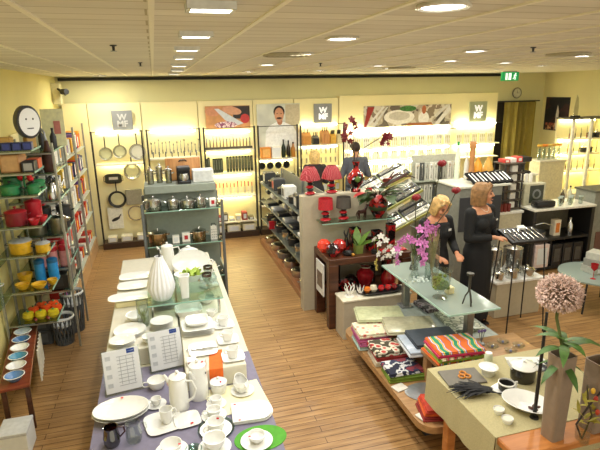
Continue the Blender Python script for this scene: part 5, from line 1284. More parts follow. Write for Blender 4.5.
# oak table with striped cloths
t = T('oak_side_table', 'oak side table with colourful striped cloths between the two cloth-covered tables', 'table', (2.6, 3.36, 0))
MB().box((0, 0, .575), (.98, .5, .05), bev=.01, seg=2).build('tabletop', OAK, t)
for sx in (-.44, .44):
    for sy in (-.2, .2): MB().box((sx, sy, .425), (.06, .06, .25), bev=.004).build('leg', OAK, t)
z = .601
pile('colourful pile on the oak table', 2.3, 3.38, (.42, .3, .13), [M('7a2040', .8), STR2, M('86a83a', .8), STR, M('c03058', .8), STR2, ][:6], -.05, ['plum', 'striped', 'lime green', 'rainbow striped', 'crimson', 'bright striped'])
for i, (x, y) in enumerate([(2.72, 3.42), (2.86, 3.46), (2.82, 3.3), (2.95, 3.36)]):
    t = T('napkin_ring', '%s clear glass dish on the right end of the oak table' % nth(i, 4), 'dish', (x, y, z))
    MB().lathe([(0, 0), (.04, 0), (.055, .02), (.05, .022), (.036, .005), (0, .005)], 20).build('body', CLEAR, t); MB().ball((0, 0, .012), .012, 8).build('bead', M('8a90b0', .2), t)
t = T('paper_bunch', 'small stand with purple flower tags on the oak table', 'ornament', (2.66, 3.5, z))
MB().lathe([(0, 0), (.04, 0), (.03, .01), (0, .01)], 12).build('foot', GREYM, t)
for k in range(3): MB().tube([(0, 0, .01), (.03*(k-1), 0, .12)], .004, 5).build('wire', GREYM, t); MB().ball((.03*(k-1), 0, .13), (.016, .008, .016), 8).build('tag', M('6a5a9a', .5), t)

# things on the glass table
z = GT+.0005
t = T('orchid_vase', 'clear glass vase holding the purple orchids on the glass table', 'vase', (2.46, 4.4, z))
MB().lathe([(0, 0), (.05, 0), (.055, .01), (.03, .06), (.045, .2), (.06, .24), (.056, .24), (.04, .2), (.024, .06), (0, .02)], 24).build('body', CLEAR, t)
t = T('purple_orchid', 'purple orchid sprays arching over the left end of the glass table', 'flowers', (2.44, 4.4, z+.12))
ss = [[(0, 0, 0), (-.02, 0, .2), (-.1, -.02, .33), (-.2, -.05, .3), (-.25, -.08, .16)], [(0, 0, 0), (.0, 0, .25), (.0, -.05, .42), (-.0, -.12, .3), (.0, -.14, .12)], [(0, 0, 0), (.02, 0, .25), (.1, -.02, .44), (.16, -.06, .36)]]
for s in ss: MB().tube(s, .004, 6).build('stem', M('4a5a2a', .6), t)
pb = blossom_mesh(.044).build('blossom', M('c878b8', .5, var=.25), None); pme = pb.data; bpy.data.objects.remove(pb)
for p in [(-.1, -.02, .33), (-.16, -.04, .32), (-.2, -.05, .3), (-.23, -.06, .24), (-.25, -.08, .17), (-.24, -.08, .1), (-.06, -.03, .3)]: bloom(pme, t, (p[0], p[1]-.03, p[2]), (PI/2+rnd.uniform(-.5, .5), 0, rnd.uniform(-.7, .7)), .8+.3*rnd.random())
for p in [(0, -.07, .42), (.0, -.11, .34), (.03, -.13, .28), (-.02, -.14, .22), (.02, -.14, .16), (-.0, -.15, .1), (.05, -.1, .38), (-.03, -.12, .3)]: bloom(pme, t, (p[0], p[1]-.03, p[2]), (PI/2+rnd.uniform(-.5, .5), 0, rnd.uniform(-.7, .7)), .9+.3*rnd.random())
for p in [(.1, -.02, .46), (.14, -.05, .42), (.17, -.07, .36), (.15, -.07, .3), (.11, -.05, .4), (.19, -.06, .42)]: bloom(pme, t, (p[0], p[1]-.03, p[2]), (PI/2+rnd.uniform(-.5, .5), 0, rnd.uniform(-.7, .7)), .9+.3*rnd.random())
t = T('bead_heap', 'scattered clear glass beads at the foot of the orchid vase', 'beads', (2.46, 4.28, z)); t['kind'] = 'stuff'
m = MB()
for k in range(26): m.ball((rnd.gauss(0, .05), rnd.gauss(0, .04), .012), .012, 8)
m.build('bead', M('d8e4e0', .1, coat=.5), t)
t = T('tall_cylinder_vase', 'tall clear glass cylinder with brown paper leaves behind the moss goblet', 'vase', (2.6, 4.3, z))
MB().lathe([(0, 0), (.07, 0), (.07, .42), (.066, .42), (.066, .01), (0, .01)], 28).build('body', CLEAR, t)
m = MB()
for k in range(16): m.leaf((0, 0, .02), (math.cos(k*2.4)*.12, math.sin(k*2.4)*.12, 1), .45+.1*rnd.random(), .03, .1)
m.build('dry_grass', M('9a8a62', .8, var=.2), t)
t = T('moss_goblet', 'large footed glass goblet filled with green moss on the glass table', 'glass', (2.42, 3.84, z))
MB().lathe([(0, 0), (.07, 0), (.065, .008), (.014, .02), (.012, .05), (.06, .08), (.09, .14), (.095, .24), (.1, .27), (.096, .27), (.09, .24), (.084, .14), (.05, .09), (0, .085)], 32).build('body', CLEAR, t)
m = MB()
for k in range(60):
    a = rnd.random()*6.28; r = .07*rnd.random()**.5; m.ball((r*math.cos(a), r*math.sin(a), .1+.1*rnd.random()), (.02, .02, .016), 7)
m.ball((0, 0, .13), (.075, .075, .05), 14); m.build('moss', M('6a7a34', .95, var=.35, scale=60), t)
t = T('candle', 'small cream block candle right of the moss goblet on the glass table', 'candle', (2.56, 3.9, z))
MB().box((0, 0, .035), (.07, .07, .07), bev=.008).build('wax', M('e0d6a8', .5), t); MB().tube([(0, 0, .07), (.002, 0, .085)], .002, 5).build('wick', BLACK, t)
t = T('tripod_holder', 'tall dark metal tripod candle holder at the right end of the glass table', 'candle holder', (2.58, 3.62, z))
for k in range(3):
    a = k*2.1+.4; MB().tube([(.05*math.cos(a), .05*math.sin(a), 0), (.03*math.cos(a), .03*math.sin(a), .08), (.004, 0, .14)], .007, 8).build('leg', M('4a4840', .4, .6), t)
MB().tube([(0, 0, .13), (0, 0, .28)], .012, 10).build('column', M('4a4840', .4, .6), t); MB().lathe([(0, .28), (.03, .28), (.034, .3), (0, .3)], 16).build('cup', M('4a4840', .4, .6), t)
# tall roses in a slim vase
t = T('rose_vase', 'tall slim dark vase with the long-stemmed red roses on the glass table', 'vase', (2.56, 4.6, z))
MB().lathe([(0, 0), (.05, 0), (.045, .02), (.02, .1), (.03, .22), (.026, .22), (.016, .1), (0, .05)], 20).build('body', thin_glass('smoke_glass', 'a0a4a0', .15), t)
t = T('long_stemmed_roses', 'three long-stemmed dark red roses rising above the glass table', 'flowers', (2.56, 4.6, z+.05))
for (a, b, c) in [(.24, -.1, .72), (-.02, -.02, .5), (.22, -.05, .62)]: pass
RS = [(.27, 0, 1.07), (-.01, 0, .73), (.46, .0, .77)]
for (x, y, q) in RS:
    MB().tube([(0, 0, 0), (x*.3, y, q*.4), (x*.8, y, q*.75), (x, y, q)], .005, 6).build('stem', M('3a3a22', .7), t)
    m = MB().ball((x, y, q+.01), (.03, .03, .032), 10)
    for k in range(9):
        a = k*2.4; m.ball((x+.024*math.cos(a), y+.024*math.sin(a), q+.012+.002*k), (.026, .02, .026), 8, rot=(.5*math.sin(a), .5, a))
    m.build('rose_head', M('7e0f1a', .6, var=.25, scale=60), t)
    m = MB()
    for k in range(4): m.leaf((x*(.4+.12*k), y, q*(.45+.12*k)), (math.cos(k*2+x*9), math.sin(k*2), .5), .08, .035, .6)
    m.build('leaves', M('2f3a22', .6), t)

# ================================================================== FRONT RIGHT TABLE
z0 = .75
t = T('cloth_table', 'front right table under a beige cloth set with plates and teapot', 'table', (2.41, 2.56, 0))
MB().box((0, -.02, z0-.03), (1.08, .98, .05), bev=.008).build('tabletop', wood('orange_wood', 'a8642c', 'c88444', stretch=(1, 8, 8)), t)
for sx in (-.48, .48):
    for sy in (-.42, .26): MB().box((sx, sy, .3475), (.07, .07, .695), bev=.005).build('leg', wood('orange_wood', 'a8642c', 'c88444', stretch=(1, 8, 8)), t)
LINEN = M('b4aa80', .85, var=.1, scale=120)
cover('beige linen cloth with a hanging pleated skirt on the front right table', 'tablecloth', 1.86, 2.96, 2.23, 3.06, z0-.005, .26, LINEN, 'lf')
z = z0+.0003
t = T('slate_board', 'dark slate board with three orange wooden rings on the beige cloth', 'board', (2.04, 2.87, z), rz=-.12)
MB().box((0, 0, .007), (.3, .2, .014), bev=.003).build('board', M('6f6a60', .6, var=.06), t)
for i, (dx, dy) in enumerate([(-.03, -.01), (.012, -.018), (.002, .022)]):
    tag(MB().lathe([(.017, 0), (.026, .0), (.028, .008), (.022, .014), (.016, .008), (.017, 0)], 20).build('wooden_ring', M('d08838', .5), None, (2.06+dx, 2.87+dy*1.2, z+.0145)), ['left orange ring on the slate board', 'right orange ring on the slate board', 'back orange ring on the slate board'][i], 'ring')
t = T('shaker', 'pale green glass jar standing at the back edge of the beige cloth', 'jar', (2.36, 3.0, z))
MB().lathe([(0, 0), (.03, 0), (.032, .01), (.032, .06), (.024, .075), (0, .075)], 20).build('body', M('c8d0b4', .2), t); MB().lathe([(.026, .073), (.026, .085), (0, .09)], 18).build('lid', M('e8e8e0', .3), t)
t = T('lidded_jar', 'white lidded jar in front of the pale green jar on the beige cloth', 'jar', (2.25, 2.85, z)); t.scale = (1.25, 1.25, 1.2)
MB().lathe([(0, 0), (.035, 0), (.04, .03), (.042, .05), (0, .05)], 24).build('body', M('dcdcd0', .3), t); MB().lathe([(.055, .048), (.057, .056), (.02, .066), (0, .066)], 26).build('lid', WHITE, t)
t = T('teapot', 'dark steel teapot with a white lid and a handle on the beige cloth', 'teapot', (2.45, 2.72, z), rz=.2); t.scale = (1.2, 1.2, 1.02)
MB().lathe([(0, 0), (.064, 0), (.07, .01), (.074, .06), (.072, .11), (0, .11)], 30).build('body', M('4c4a46', .25, .8), t)
l = MB().lathe([(.076, .106), (.08, .113), (.06, .13), (.012, .142), (0, .142)], 30).build('lid', WHITE, t); MB().lathe([(.005, .14), (.006, .15), (.014, .158), (0, .166)], 12).build('knob', WHITE, l)
MB().tube([(-.06, .03, .09), (-.085, .045, .14), (-.09, .05, .16)], [.012, .009, .007], 8).build('spout', WHITE, t)
MB().tube([(.07, 0, .095), (.115, 0, .09), (.12, 0, .045), (.072, 0, .025)], .007, 8).build('handle', STEEL, t)
plate('square white saucer under the dark cup on the beige cloth', (2.24, 2.63, z), .085, p=6, rz=.3, h=.012, name='saucer', cat='saucer')
t = T('cup', 'dark tea cup with a white rim on the square white saucer', 'cup', (2.24, 2.63, z+.0055)); t.scale = (1.2, 1.2, 1.2)
MB().lathe([(0, 0), (.035, 0), (.045, .012), (.047, .05), (.043, .05), (.04, .012), (0, .008)], 24).build('body', M('3c3a36', .3, .4), t); MB().lathe([(.0475, .046), (.049, .053), (.044, .056), (.0425, .046)], 24).build('rim', WHITE, t)
MB().tube([(.045, 0, .042), (.075, 0, .042), (.075, 0, .016), (.045, 0, .014)], .005, 6).build('handle', WHITE, t)
t = T('feather_bunch', 'bunch of black feathers lying on the beige cloth', 'feathers', (2.1, 2.62, z+.012), rz=2.7); t.scale = (1.3, 1.3, 1.1)
m = MB()
for k in range(70):
    a = rnd.gauss(0, .42); m.leaf((rnd.uniform(-.02, .08), rnd.uniform(-.02, .02), .012+.02*rnd.random()), (math.cos(a), math.sin(a), .12+.2*rnd.random()), .1+.07*rnd.random(), .014, .55)
m.build('barbs', M('1d1d20', .8), t); MB().tube([(-.08, 0, .006), (.05, 0, .012)], .004, 6).build('quill', BLACK, t)
for i, (x, y) in enumerate([(2.03, 2.43), (2.02, 2.33)]):
    t = T('tea_light', '%s small white tea light bowl before the black feathers' % ['farther', 'nearer'][i], 'candle holder', (x, y, z))
    MB().lathe([(0, 0), (.028, 0), (.038, .03), (.036, .036), (.032, .03), (.022, .014), (0, .012)], 22).build('bowl', WHITE, t); MB().lathe([(0, .014), (.024, .016), (.03, .028), (0, .028)], 18).build('wax', M('dcd8c4', .5), t)
t = T('boat_bowl', 'long white boat-shaped bowl with a few dark nuts on the beige cloth', 'bowl', (2.24, 2.42, z), rz=-.95); t.scale = (1.15, 1.5, 1.15)
m = MB().lathe([(0, 0), (.06, 0), (.1, .028), (.14, .05), (.136, .052), (.095, .032), (.055, .008), (0, .008)], 36, sy=.6, p=2.2); m.build('body', WHITE, t)
for i, (dx, dy) in enumerate([(.0, -.0), (.035, .012), (.02, -.02), (.055, -.008)]):
    tag(MB().ball((0, 0, .008), (.02, .012, .009), 12).build('nut', M('4a2a20', .6), None, (2.25+dx, 2.39+dy, z+.0105), (0, 0, rnd.random()*3)), '%s dark brown nut lying in the boat-shaped white bowl' % ['leftmost', 'third', 'nearest', 'rightmost'][i], 'nut')
t = T('menu_card', 'white printed card with a pale square lying at the right of the beige cloth', 'card', (2.64, 2.88, z), rz=-.3)
MB().box((0, 0, .004), (.3, .2, .008), bev=.002).build('card', PAPER, t); MB().box((-.02, 0, .0085), (.13, .1, .0015)).build('print', M('c4c8a0', .6), t)
t = T('feather_bunch', 'dark bluish feather bunch behind the taupe square vase', 'feathers', (2.72, 2.66, z), rz=1.2)
m = MB()
for k in range(60):
    a = rnd.gauss(0, .5); m.leaf((rnd.uniform(-.05, .05), rnd.uniform(-.02, .02), .015+.03*rnd.random()), (math.cos(a), math.sin(a), .3), .12+.06*rnd.random(), .014, .5)
m.build('barbs', M('2a2c34', .8), t)
# tall taupe vases and the globe flower
TAU = M('8c7a68', .55, var=.06)
def tau(label, x, y, zz, w0, w1, h):
    t = T('floor_vase', label, 'vase', (x, y, zz), .1)
    MB().lathe([(0, 0), (w0*.98, 0), (w0, .01), (w1, h), (w1*.88, h), (w0*.85, .03), (0, .03)], 40, p=7).build('body', TAU, t, ang=50); return t
tau('tall taupe square-tapered vase with the globe flower on the front right table', 2.2, 2.14, .7255, .05, .06, .595).location.z = .7205
tau('second taupe vase at the right edge, without flowers', 2.5, 2.14, .7205, .06, .066, .5)
t = T('globe_flower', 'huge dusty pink globe flower with green leaves in the taupe vase', 'flowers', (2.2, 2.14, 1.28))
ctr = Vector((-.02, .06, .4))
MB().tube([(0, 0, -.4), (0, 0, .05), (-.03, .05, .25), ctr], .009, 8).build('stem', M('55602c', .7), t)
m = MB(); m2 = MB()
for k in range(330):
    zz = 1-2*(k+.5)/330; a = k*2.39996; r = math.sqrt(1-zz*zz); d = Vector((r*math.cos(a), r*math.sin(a), zz*.85))
    L = .108+.02*rnd.random(); p1 = ctr+d*L
    m2.tube([ctr+d*.02, p1], .0018, 4)
    for q in range(4):
        e = (d+Vector((rnd.gauss(0, .6), rnd.gauss(0, .6), rnd.gauss(0, .6)))).normalized(); m.leaf(p1-d*.01, e, .024, .01, .1, n=2)
m2.build('stalks', M('94806c', .8, var=.2), t); m.build('florets', M('e0c4b8', .75, var=.25, scale=50), t)
m = MB()
for k in range(9):
    a = k*.75+.2; m.leaf((0, 0, .07+.02*(k % 4)), (math.cos(a), math.sin(a), .75), .17+.05*(k % 3), .055, 1.2)
m.build('leaves', M('486a2c', .5, var=.3), t)
m = MB()
for k in range(5): m.leaf((0, 0, -.02), (math.cos(k*1.3+2), math.sin(k*1.3+2), .15), .2, .05, 1.4)
m.build('drooping_leaves', M('45682c', .5, var=.25), t)
t = T('dark_stem_flower', 'dark twig with white speckles standing behind the globe flower vase', 'flowers', (2.22, 2.32, .7505))
MB().lathe([(0, 0), (.03, 0), (.026, .01), (0, .012)], 14).build('foot', BLACK, t)
MB().tube([(0, 0, .01), (-.0, .0, .4), (-.0, 0, .75)], [.012, .011, .008], 8).build('twig', M('1e1a18', .6, var=.3), t)
t = T('yellow_bud_branch', 'twisting branch with yellow-green and red buds at the lower right corner', 'plant', (2.36, 2.07, .7205))
MB().lathe([(0, 0), (.04, 0), (.045, .1), (.04, .1), (.036, .01), (0, .01)], 18).build('pot', CLEAR, t)
MB().tube([(0, 0, .02), (-.06, 0, .14), (.02, 0, .26), (.1, 0, .34), (.2, 0, .36)], .006, 6).build('branch', M('2e241c', .7), t)
MB().tube([(0, 0, .02), (.05, 0, .18), (.0, 0, .3), (-.02, 0, .4)], .005, 6).build('branch', M('4a4420', .7), t)
m = MB()
for k in range(18): m.leaf((rnd.uniform(-.05, .14), rnd.uniform(-.02, .02), .1+.25*rnd.random()), (rnd.uniform(-1, 1), rnd.uniform(-.6, .4), rnd.uniform(-.2, .8)), .08, .022, .7)
m.build('leaves', M('a89c3a', .6, var=.25), t)
for k, (x, q) in enumerate([(.05, .3), (.08, .2), (.02, .36)]): MB().ball((x, -.01, q), (.014, .012, .02), 10).build('bud', M(['b83a24', 'c04428', 'e0b030'][k], .5), t)
# ================================================================== RIGHT SIDE
t = T('pot_counter', 'low beige counter with a white top carrying big steel pots behind the woman in black', 'counter', (4.26, 5.16, 0))
MB().box((0, 0, .23), (.68, .42, .46), bev=.005).build('body', M('b4a88c', .6, var=.04), t); MB().box((0, 0, .4775), (.72, .46, .035), bev=.006).build('top', M('ecebe4', .3), t)
z = .4955
pot('tall steel stock pot on the left of the low beige counter', (4.05, 5.24, z), .105, .34, M('a4a49e', .25, .9), STEEL)
pot('second tall steel stock pot on the low beige counter, right of the first', (4.36, 5.25, z), .12, .32, M('8e8e8a', .25, .9), STEEL)
pot('steel casserole with a gleaming lid at the front of the low beige counter', (4.19, 5.03, z), .08, .11)
pot('steel casserole at the right front of the low beige counter', (4.43, 5.04, z), .085, .09)
pot('small steel pot half hidden by the woman on the low beige counter', (3.99, 5.01, z), .055, .09)
tag(MB().box((0, 0, .21), (.2, .16, .42), bev=.006).box((0, 0, .425), (.21, .17, .02), bev=.004).build('stand_box', M('d8d2c0', .6), None, (3.42, 5.5, 0)), 'cream box on the floor left of the woman in black', 'box')
# cutlery demonstration tray on thin legs
t = T('cutlery_tray', 'black tilted tray of silver cutlery on thin black legs held by the woman', 'tray stand', (4.0, 4.68, 0))
A = (.26, 0, -.05)
MB().box((0, 0, 1.17), (.48, .32, .035), rot=A, bev=.006).build('tray', BLACK, t)
R_ = Euler(A).to_matrix()
for i in range(7):
    p = R_ @ Vector((-.19+i*.063, 0, .024)) + Vector((0, 0, 1.17))
    MB().tube([(0, -.12, 0), (0, .03, 0)], [.006, .004], 6).ball((0, .08, .0), (.013, .05, .004), 8).build('cutlery_piece', STEEL, t, p, A)
p = R_ @ Vector((.05, .12, .035)) + Vector((0, 0, 1.17)); MB().box((0, 0, 0), (.09, .06, .03), bev=.004).build('white_card', WHITE, t, p, A)
for sx in (-.2, .2):
    for sy in (-.13, .13): MB().tube([(sx, sy, 1.15+.25*sy), (sx*1.3+.0, sy*1.5, .0)], .009, 6).build('leg', BLACK, t)
# cutlery cabinet behind the women
t = T('cutlery_cabinet', 'grey cabinet behind the woman in black with sloping black cutlery cases on top', 'cabinet', (4.35, 6.3, 0))
MB().box((0, 0, .74), (.7, .6, 1.48), bev=.006).build('body', M('7d7e74', .6), t); MB().box((.06, 0, 1.495), (.86, .64, .03), bev=.004).build('top', M('cfcfc0', .4), t)
for i in range(3): MB().box((-.24+.24*i, -.304, 1.1), (.2, .01, .5), bev=.003).build('poster_panel', M(['2b2c30', '4a4c50', '26282a'][i], .5), t)
z = 1.5105
for i in range(5):
    t2 = T('cutlery_case', '%s black striped cutlery case on the grey cabinet behind the woman' % nth(i, 5), 'cutlery', (4.3+i*.13, 6.14, z+.075), rot=(.45, -.12, 0))
    MB().box((0, 0, 0), (.12, .28, .03), bev=.004).build('case', M('0c0c0d', .95), t2)
    for q in (-.02, .03): MB().box((q, 0, .017), (.018, .2, .006), bev=.002).build('cutlery_piece', WHITE, t2)
t = T('pepper_mill', 'giant wooden pepper mill standing behind the head of the woman in black', 'pepper mill', (4.44, 6.4, z))
MB().lathe([(0, 0), (.055, 0), (.055, .04), (.042, .1), (.036, .22), (.032, .32), (.045, .4), (.035, .44), (.035, .46), (.05, .49), (.052, .54), (.045, .57), (0, .57)], 22).build('body', M('b07a48', .45, var=.15, scale=6), t)
MB().lathe([(.058, 0), (.062, .015), (.058, .03)], 22).build('base_ring', BLACK, t)
def deco(label, x, c): 
    t = T('orange_decanter', label, 'decanter', (x, 6.45, z)); MB().lathe([(0, 0), (.045, 0), (.075, .06), (.078, .14), (.05, .24), (.02, .3), (.024, .33), (0, .33)], 20).build('body', M(c, .4), t); MB().ball((0, 0, .335), .018, 8).build('stopper', WHITE, t)
deco('left orange drop-shaped decanter on the grey cabinet', 4.58, 'e09a30'); deco('right amber drop-shaped decanter on the grey cabinet', 4.76, 'd8a850')
bottle('clear bottle with a bright green top behind the cutlery cases', (4.3, 6.56, z), .04, .56, M('d4e0c8', .2), M('2aa04a', .4))
bottle('white bottle beside the decanters on the grey cabinet', (4.46, 6.56, z), .035, .4, WHITE, M('d0d0d8', .3))
# tower rack on a white counter
t = T('white_counter', 'white-topped beige counter under the black tower rack', 'counter', (5.08, 6.5, 0))
MB().box((0, .0, .48), (.5, .4, .96), bev=.005).build('body', M('c8bfa0', .6), t); MB().box((0, 0, .98), (.54, .44, .04), bev=.006).build('top', M('e8e6da', .3), t)
t = T('tower_rack', 'dark revolving tower rack of small packs with red boxes on top', 'rack', (5.17, 6.5, 1.0005))
for sx in (-1, 1):
    for sy in (-1, 1): MB().box((sx*.16, sy*.13, .36), (.02, .02, .72), bev=.003).build('post', DARK, t)
for k in range(6): MB().box((0, 0, .02+k*.14), (.36, .3, .02), bev=.003).build('shelf', M('4a4034', .5), t)
MB().box((0, .05, .36), (.26, .02, .7), bev=.002).build('back_panel', M('a89c80', .6), t)
for k in range(5):
    for i, dx in enumerate((-.1, .03, .12)):
        tag(MB().box((0, 0, .05), (.1 if i == 1 else .05, .06, .1), bev=.003).box((0, -.031, .05), (.06 if i == 1 else .03, .003, .06)).build('small_pack', M(['5a4630', 'e4e0d4', '3a3028'][i], .5), None, (5.17+dx, 6.42, 1.0315+k*.14)),
            '%s pack on the %s level of the dark tower rack' % (['left brown', 'middle white', 'right dark'][i], ['lowest', 'second', 'middle', 'fourth', 'highest'][k]), 'pack')
for i, (dx, c) in enumerate([(-.1, 'c83a34'), (.02, 'efe9e0'), (.13, 'd84a40')]): carton('%s gift box on top of the dark tower rack' % ['left red', 'white', 'right red'][i], (5.17+dx, 6.5, 1.7312), (.09, .16, .05+.015*i), M(c, .5), .6, fmat=M('f0e8e0', .5))
for i in range(4): tag(MB().lathe([(0, 0), (.03, 0), (.034, .12), (.03, .12), (.026, .005), (0, .005)], 14).build('red_tumbler', M('7a3028', .3), None, (4.88+.068*i, 6.315, 1.0005)), '%s reddish tumbler in the row left of the dark tower rack' % nth(i, 4), 'glass')
# black shelf unit
t = T('black_shelf_unit', 'black open shelf unit with a white top in the right middle distance', 'shelving', (6.0, 6.4, 0))
BK = M('1a1a1a', .35)
for sx in (-1, 1): MB().box((sx*.55, 0, .5), (.06, .5, 1.0), bev=.004).build('side_panel', BK, t)
for zz in (.05, .52): MB().box((0, 0, zz), (1.06, .48, .04), bev=.003).build('shelf', BK, t)
MB().box((0, .23, .5), (1.1, .02, .98), bev=.002).build('back_panel', M('6a6450', .6), t); MB().box((0, -.0, 1.015), (1.16, .54, .035), bev=.005).build('top', M('e9e6d6', .3), t)
MB().box((-.18, -.21, .31), (.03, .04, .42)).build('divider', BK, t)
z = .5405
carton('orange and white boxed appliance on the middle shelf of the black unit', (5.99, 6.3, z), (.12, .1, .26), M('e8dcc0', .5), .6, fmat=M('d87a28', .5))
bottle('silver bottle on the middle shelf of the black unit', (6.27, 6.3, z), .05, .27, STEEL, STEEL)
t = T('fry_basket', 'wire basket with a curved handle on the middle shelf of the black unit', 'basket', (5.65, 6.3, z))
MB().lathe([(.11, 0), (.13, .1), (.125, .1), (.105, .0)], 20).build('basket', GREYM, t); MB().tube([(-.13, 0, .1), (-.05, 0, .2), (.1, 0, .22), (.25, 0, .17)], .01, 6).build('handle', STEEL, t); MB().lathe([(0, 0), (.108, 0), (.108, .006), (0, .006)], 20).build('bottom', GREYM, t)
z = .0705
carton('white and pink boxed appliance at the bottom left of the black unit', (5.66, 6.25, z), (.26, .2, .38), M('dcc8c0', .5), .7)
for i in range(3): carton('%s dark glossy boxed appliance at the bottom of the black unit' % nth(i, 3), (5.945+i*.2, 6.25, z), (.18, .2, .36), M('222224', .25), .6, fmat=M('4a4844', .3))
z = 1.033
t = T('steel_toaster', 'black low toaster on the white top of the black unit', 'toaster', (5.65, 6.24, z))
MB().box((0, 0, .06), (.34, .16, .1), bev=.025, seg=2).build('body', BLACK, t); MB().box((0, 0, .112), (.24, .03, .006)).build('slot', STEEL, t); MB().box((-.175, 0, .06), (.03, .04, .02), bev=.004).build('lever', STEEL, t)
t = T('display_box', 'framed display box with a dark round picture behind the black toaster', 'display', (5.65, 6.5, z))
MB().box((0, 0, .17), (.4, .12, .34), bev=.006).build('body', M('c8c4a8', .5), t); MB().box((.03, -.062, .17), (.26, .006, .28), bev=.002).build('front_picture', M('3a4036', .4), t); MB().lathe([(.05, 0), (.08, 0), (.08, .004), (.05, .004)], 24, rot=(PI/2, 0, 0), c=(.03, -.066, .17)).build('printed_ring', GREYM, t)
for i in range(4):
    t = T('white_column', '%s white upright cylinder behind the black toaster' % nth(i, 4), 'cylinder', (5.41+i*.085, 6.585, z+.0)); MB().lathe([(0, 0), (.03, 0), (.03, .46), (.022, .48), (0, .48)], 14).build('body', M('f0efe6', .4), t); MB().lathe([(.031, .2), (.034, .21), (.031, .22)], 14).build('ring', GREYM, t)
for i in range(5):
    t = T('drinking_glass', '%s clear drinking glass on the white top of the black unit' % nth(i, 5), 'glass', (5.97+i*.1, 6.25+.08*(i % 2), z), 0)
    MB().lathe([(0, 0), (.03, 0), (.036, .13), (.033, .13), (.027, .006), (0, .006)], 16).build('body', CLEAR, t); MB().lathe([(.0335, .118), (.037, .13), (.033, .132)], 16).build('rim', M('d8e0d8', .2), t)
bottle('brown glass bottle among the clear glasses on the black unit', (6.17, 6.42, z), .035, .22, M('5a4a30', .2), STEEL)
bottle('pale bottle with a dark cap right of the brown bottle on the black unit', (6.33, 6.44, z), .035, .26, M('d0ccb0', .3), DARK)
# back shelf with machine and toys
t = T('back_shelf', 'narrow cream display table behind the black unit with a machine on it', 'table', (5.8, 7.3, 0))
MB().box((0, 0, .68), (.9, .34, 1.36), bev=.006).build('body', M('cfc8a4', .6), t); MB().box((0, 0, 1.375), (.94, .38, .03), bev=.004).build('top', M('e0dcc4', .5), t)
z = 1.3905
espresso('black espresso machine with a pale top on the table behind the black unit', (6.05, 7.28, z), '2a2a2a', 0)
carton('white box under the red and blue toys on the table behind the black unit', (5.75, 7.24, z), (.22, .2, .09), M('ecebe0', .5), .7)
for i, (c, nm) in enumerate([('d8402c', 'red'), ('2a6ac0', 'blue'), ('2aa06a', 'green')]):
    t = T('toy_fan', '%s toy-like blob ornament on the white box behind the black unit' % nm, 'ornament', (5.69+i*.075, 7.22+.03*(i % 2), z+.0905)); m = MB().ball((0, 0, .03), .03, 10)
    m.build('body', M(c, .4), t); MB().ball((0, 0, .068), (.018, .018, .014), 8).build('head', M(c, .4, var=.2), t)
# lit knife display case at the right
t = T('lit_display_case', 'white brightly lit display case of knives and pans at the far right', 'display case', (8.38, 8.4, 0))
for x in (-.44, 0, .44): MB().box((x, -.2, 1.1), (.05, .05, 2.2), bev=.004).build('post', M('f0eee0', .5), t)
MB().box((0, .2, 1.1), (.96, .03, 2.2), bev=.004).build('back_panel', PANEL, t); MB().box((0, 0, .35), (.94, .42, .7), bev=.005).build('base_cabinet', M('e8e2c8', .5), t)
for zz in (1.15, 1.5, 1.8): MB().box((0, 0, zz), (.9, .38, .02), bev=.003).build('shelf', SHELFM, t)
for zz in (1.1, 1.46, 1.76, 2.15): MB().tube([(-.42, .14, zz), (.42, .14, zz)], .014, 8).build('light_tube', TUBE, t)
MB().box((0, 0, 2.21), (.98, .45, .03), bev=.004).build('top', M('6a6458', .5), t)
for zi, zz in enumerate((1.1605, 1.5105, 1.8105)):
    for i in range(6):
        if zi == 2 and i in (4, 5) or zi == 1 and i in (3, 4):
            pot('%s small dark pan on the %s shelf of the lit display case' % (['left', 'right'][i-(4 if zi == 2 else 3)], ['lower', 'middle', 'upper'][zi]), (8.02+i*.145, 8.4, zz), .06, .1, DARK, STEEL)
        else: knife('%s knife on the %s shelf of the lit display case' % (nth(i, 6), ['lower', 'middle', 'upper'][zi]), (8.02+i*.145, 8.36, zz), .12+.05*(i % 2), DARK if i % 3 else M('8a3028', .5), grp='knives in the lit display case')
t = T('giant_knife', 'oversized display knife standing upright on top of the lit display case', 'knife', (8.1, 8.35, 2.2255))
MB().box((0, 0, .02), (.16, .1, .04), bev=.006).build('foot', DARK, t); MB().prism([(-.05, .04), (.05, .04), (.055, .2), (.03, .38), (-.01, .44), (-.05, .2)], -.004, .004, rot=(PI/2, 0, 0)).build('blade', STEEL, t)
carton('grey boxed set with white printing at the right of the lit display case', (8.6, 7.9, .0005), (.3, .3, .6), M('b0b0a8', .5), .6)
# flower glasses left of the case
t = T('narrow_table', 'narrow white table with flower glasses left of the lit display case', 'table', (7.5, 8.3, 0))
MB().box((0, 0, .7), (.6, .3, 1.4), bev=.006).build('body', M('e4dcb4', .6), t); MB().box((0, 0, 1.415), (.66, .36, .03), bev=.005).build('top', M('e8e4d0', .4), t)
for i in range(5):
    t = T('flower_glass', '%s glass with orange and yellow flowers beside the lit display case' % nth(i, 5), 'flowers', (7.27+i*.115, 8.28, 1.4305), 0)
    MB().lathe([(0, 0), (.035, 0), (.03, .22), (.027, .22), (.03, .008), (0, .008)], 16).build('glass', CLEAR, t); MB().tube([(0, 0, .02), (.005, 0, .26)], .006, 6).build('stem', M('5a7a3a', .6), t)
    m = MB()
    for k in range(6): m.ball((.03*math.cos(k), .03*math.sin(k), .27+.008*(k % 3)), (.028, .028, .02), 8)
    m.build('bloom', M(['e0b040', 'e88a28', 'e0c060', 'd8a030', 'e8902c'][i], .6), t)
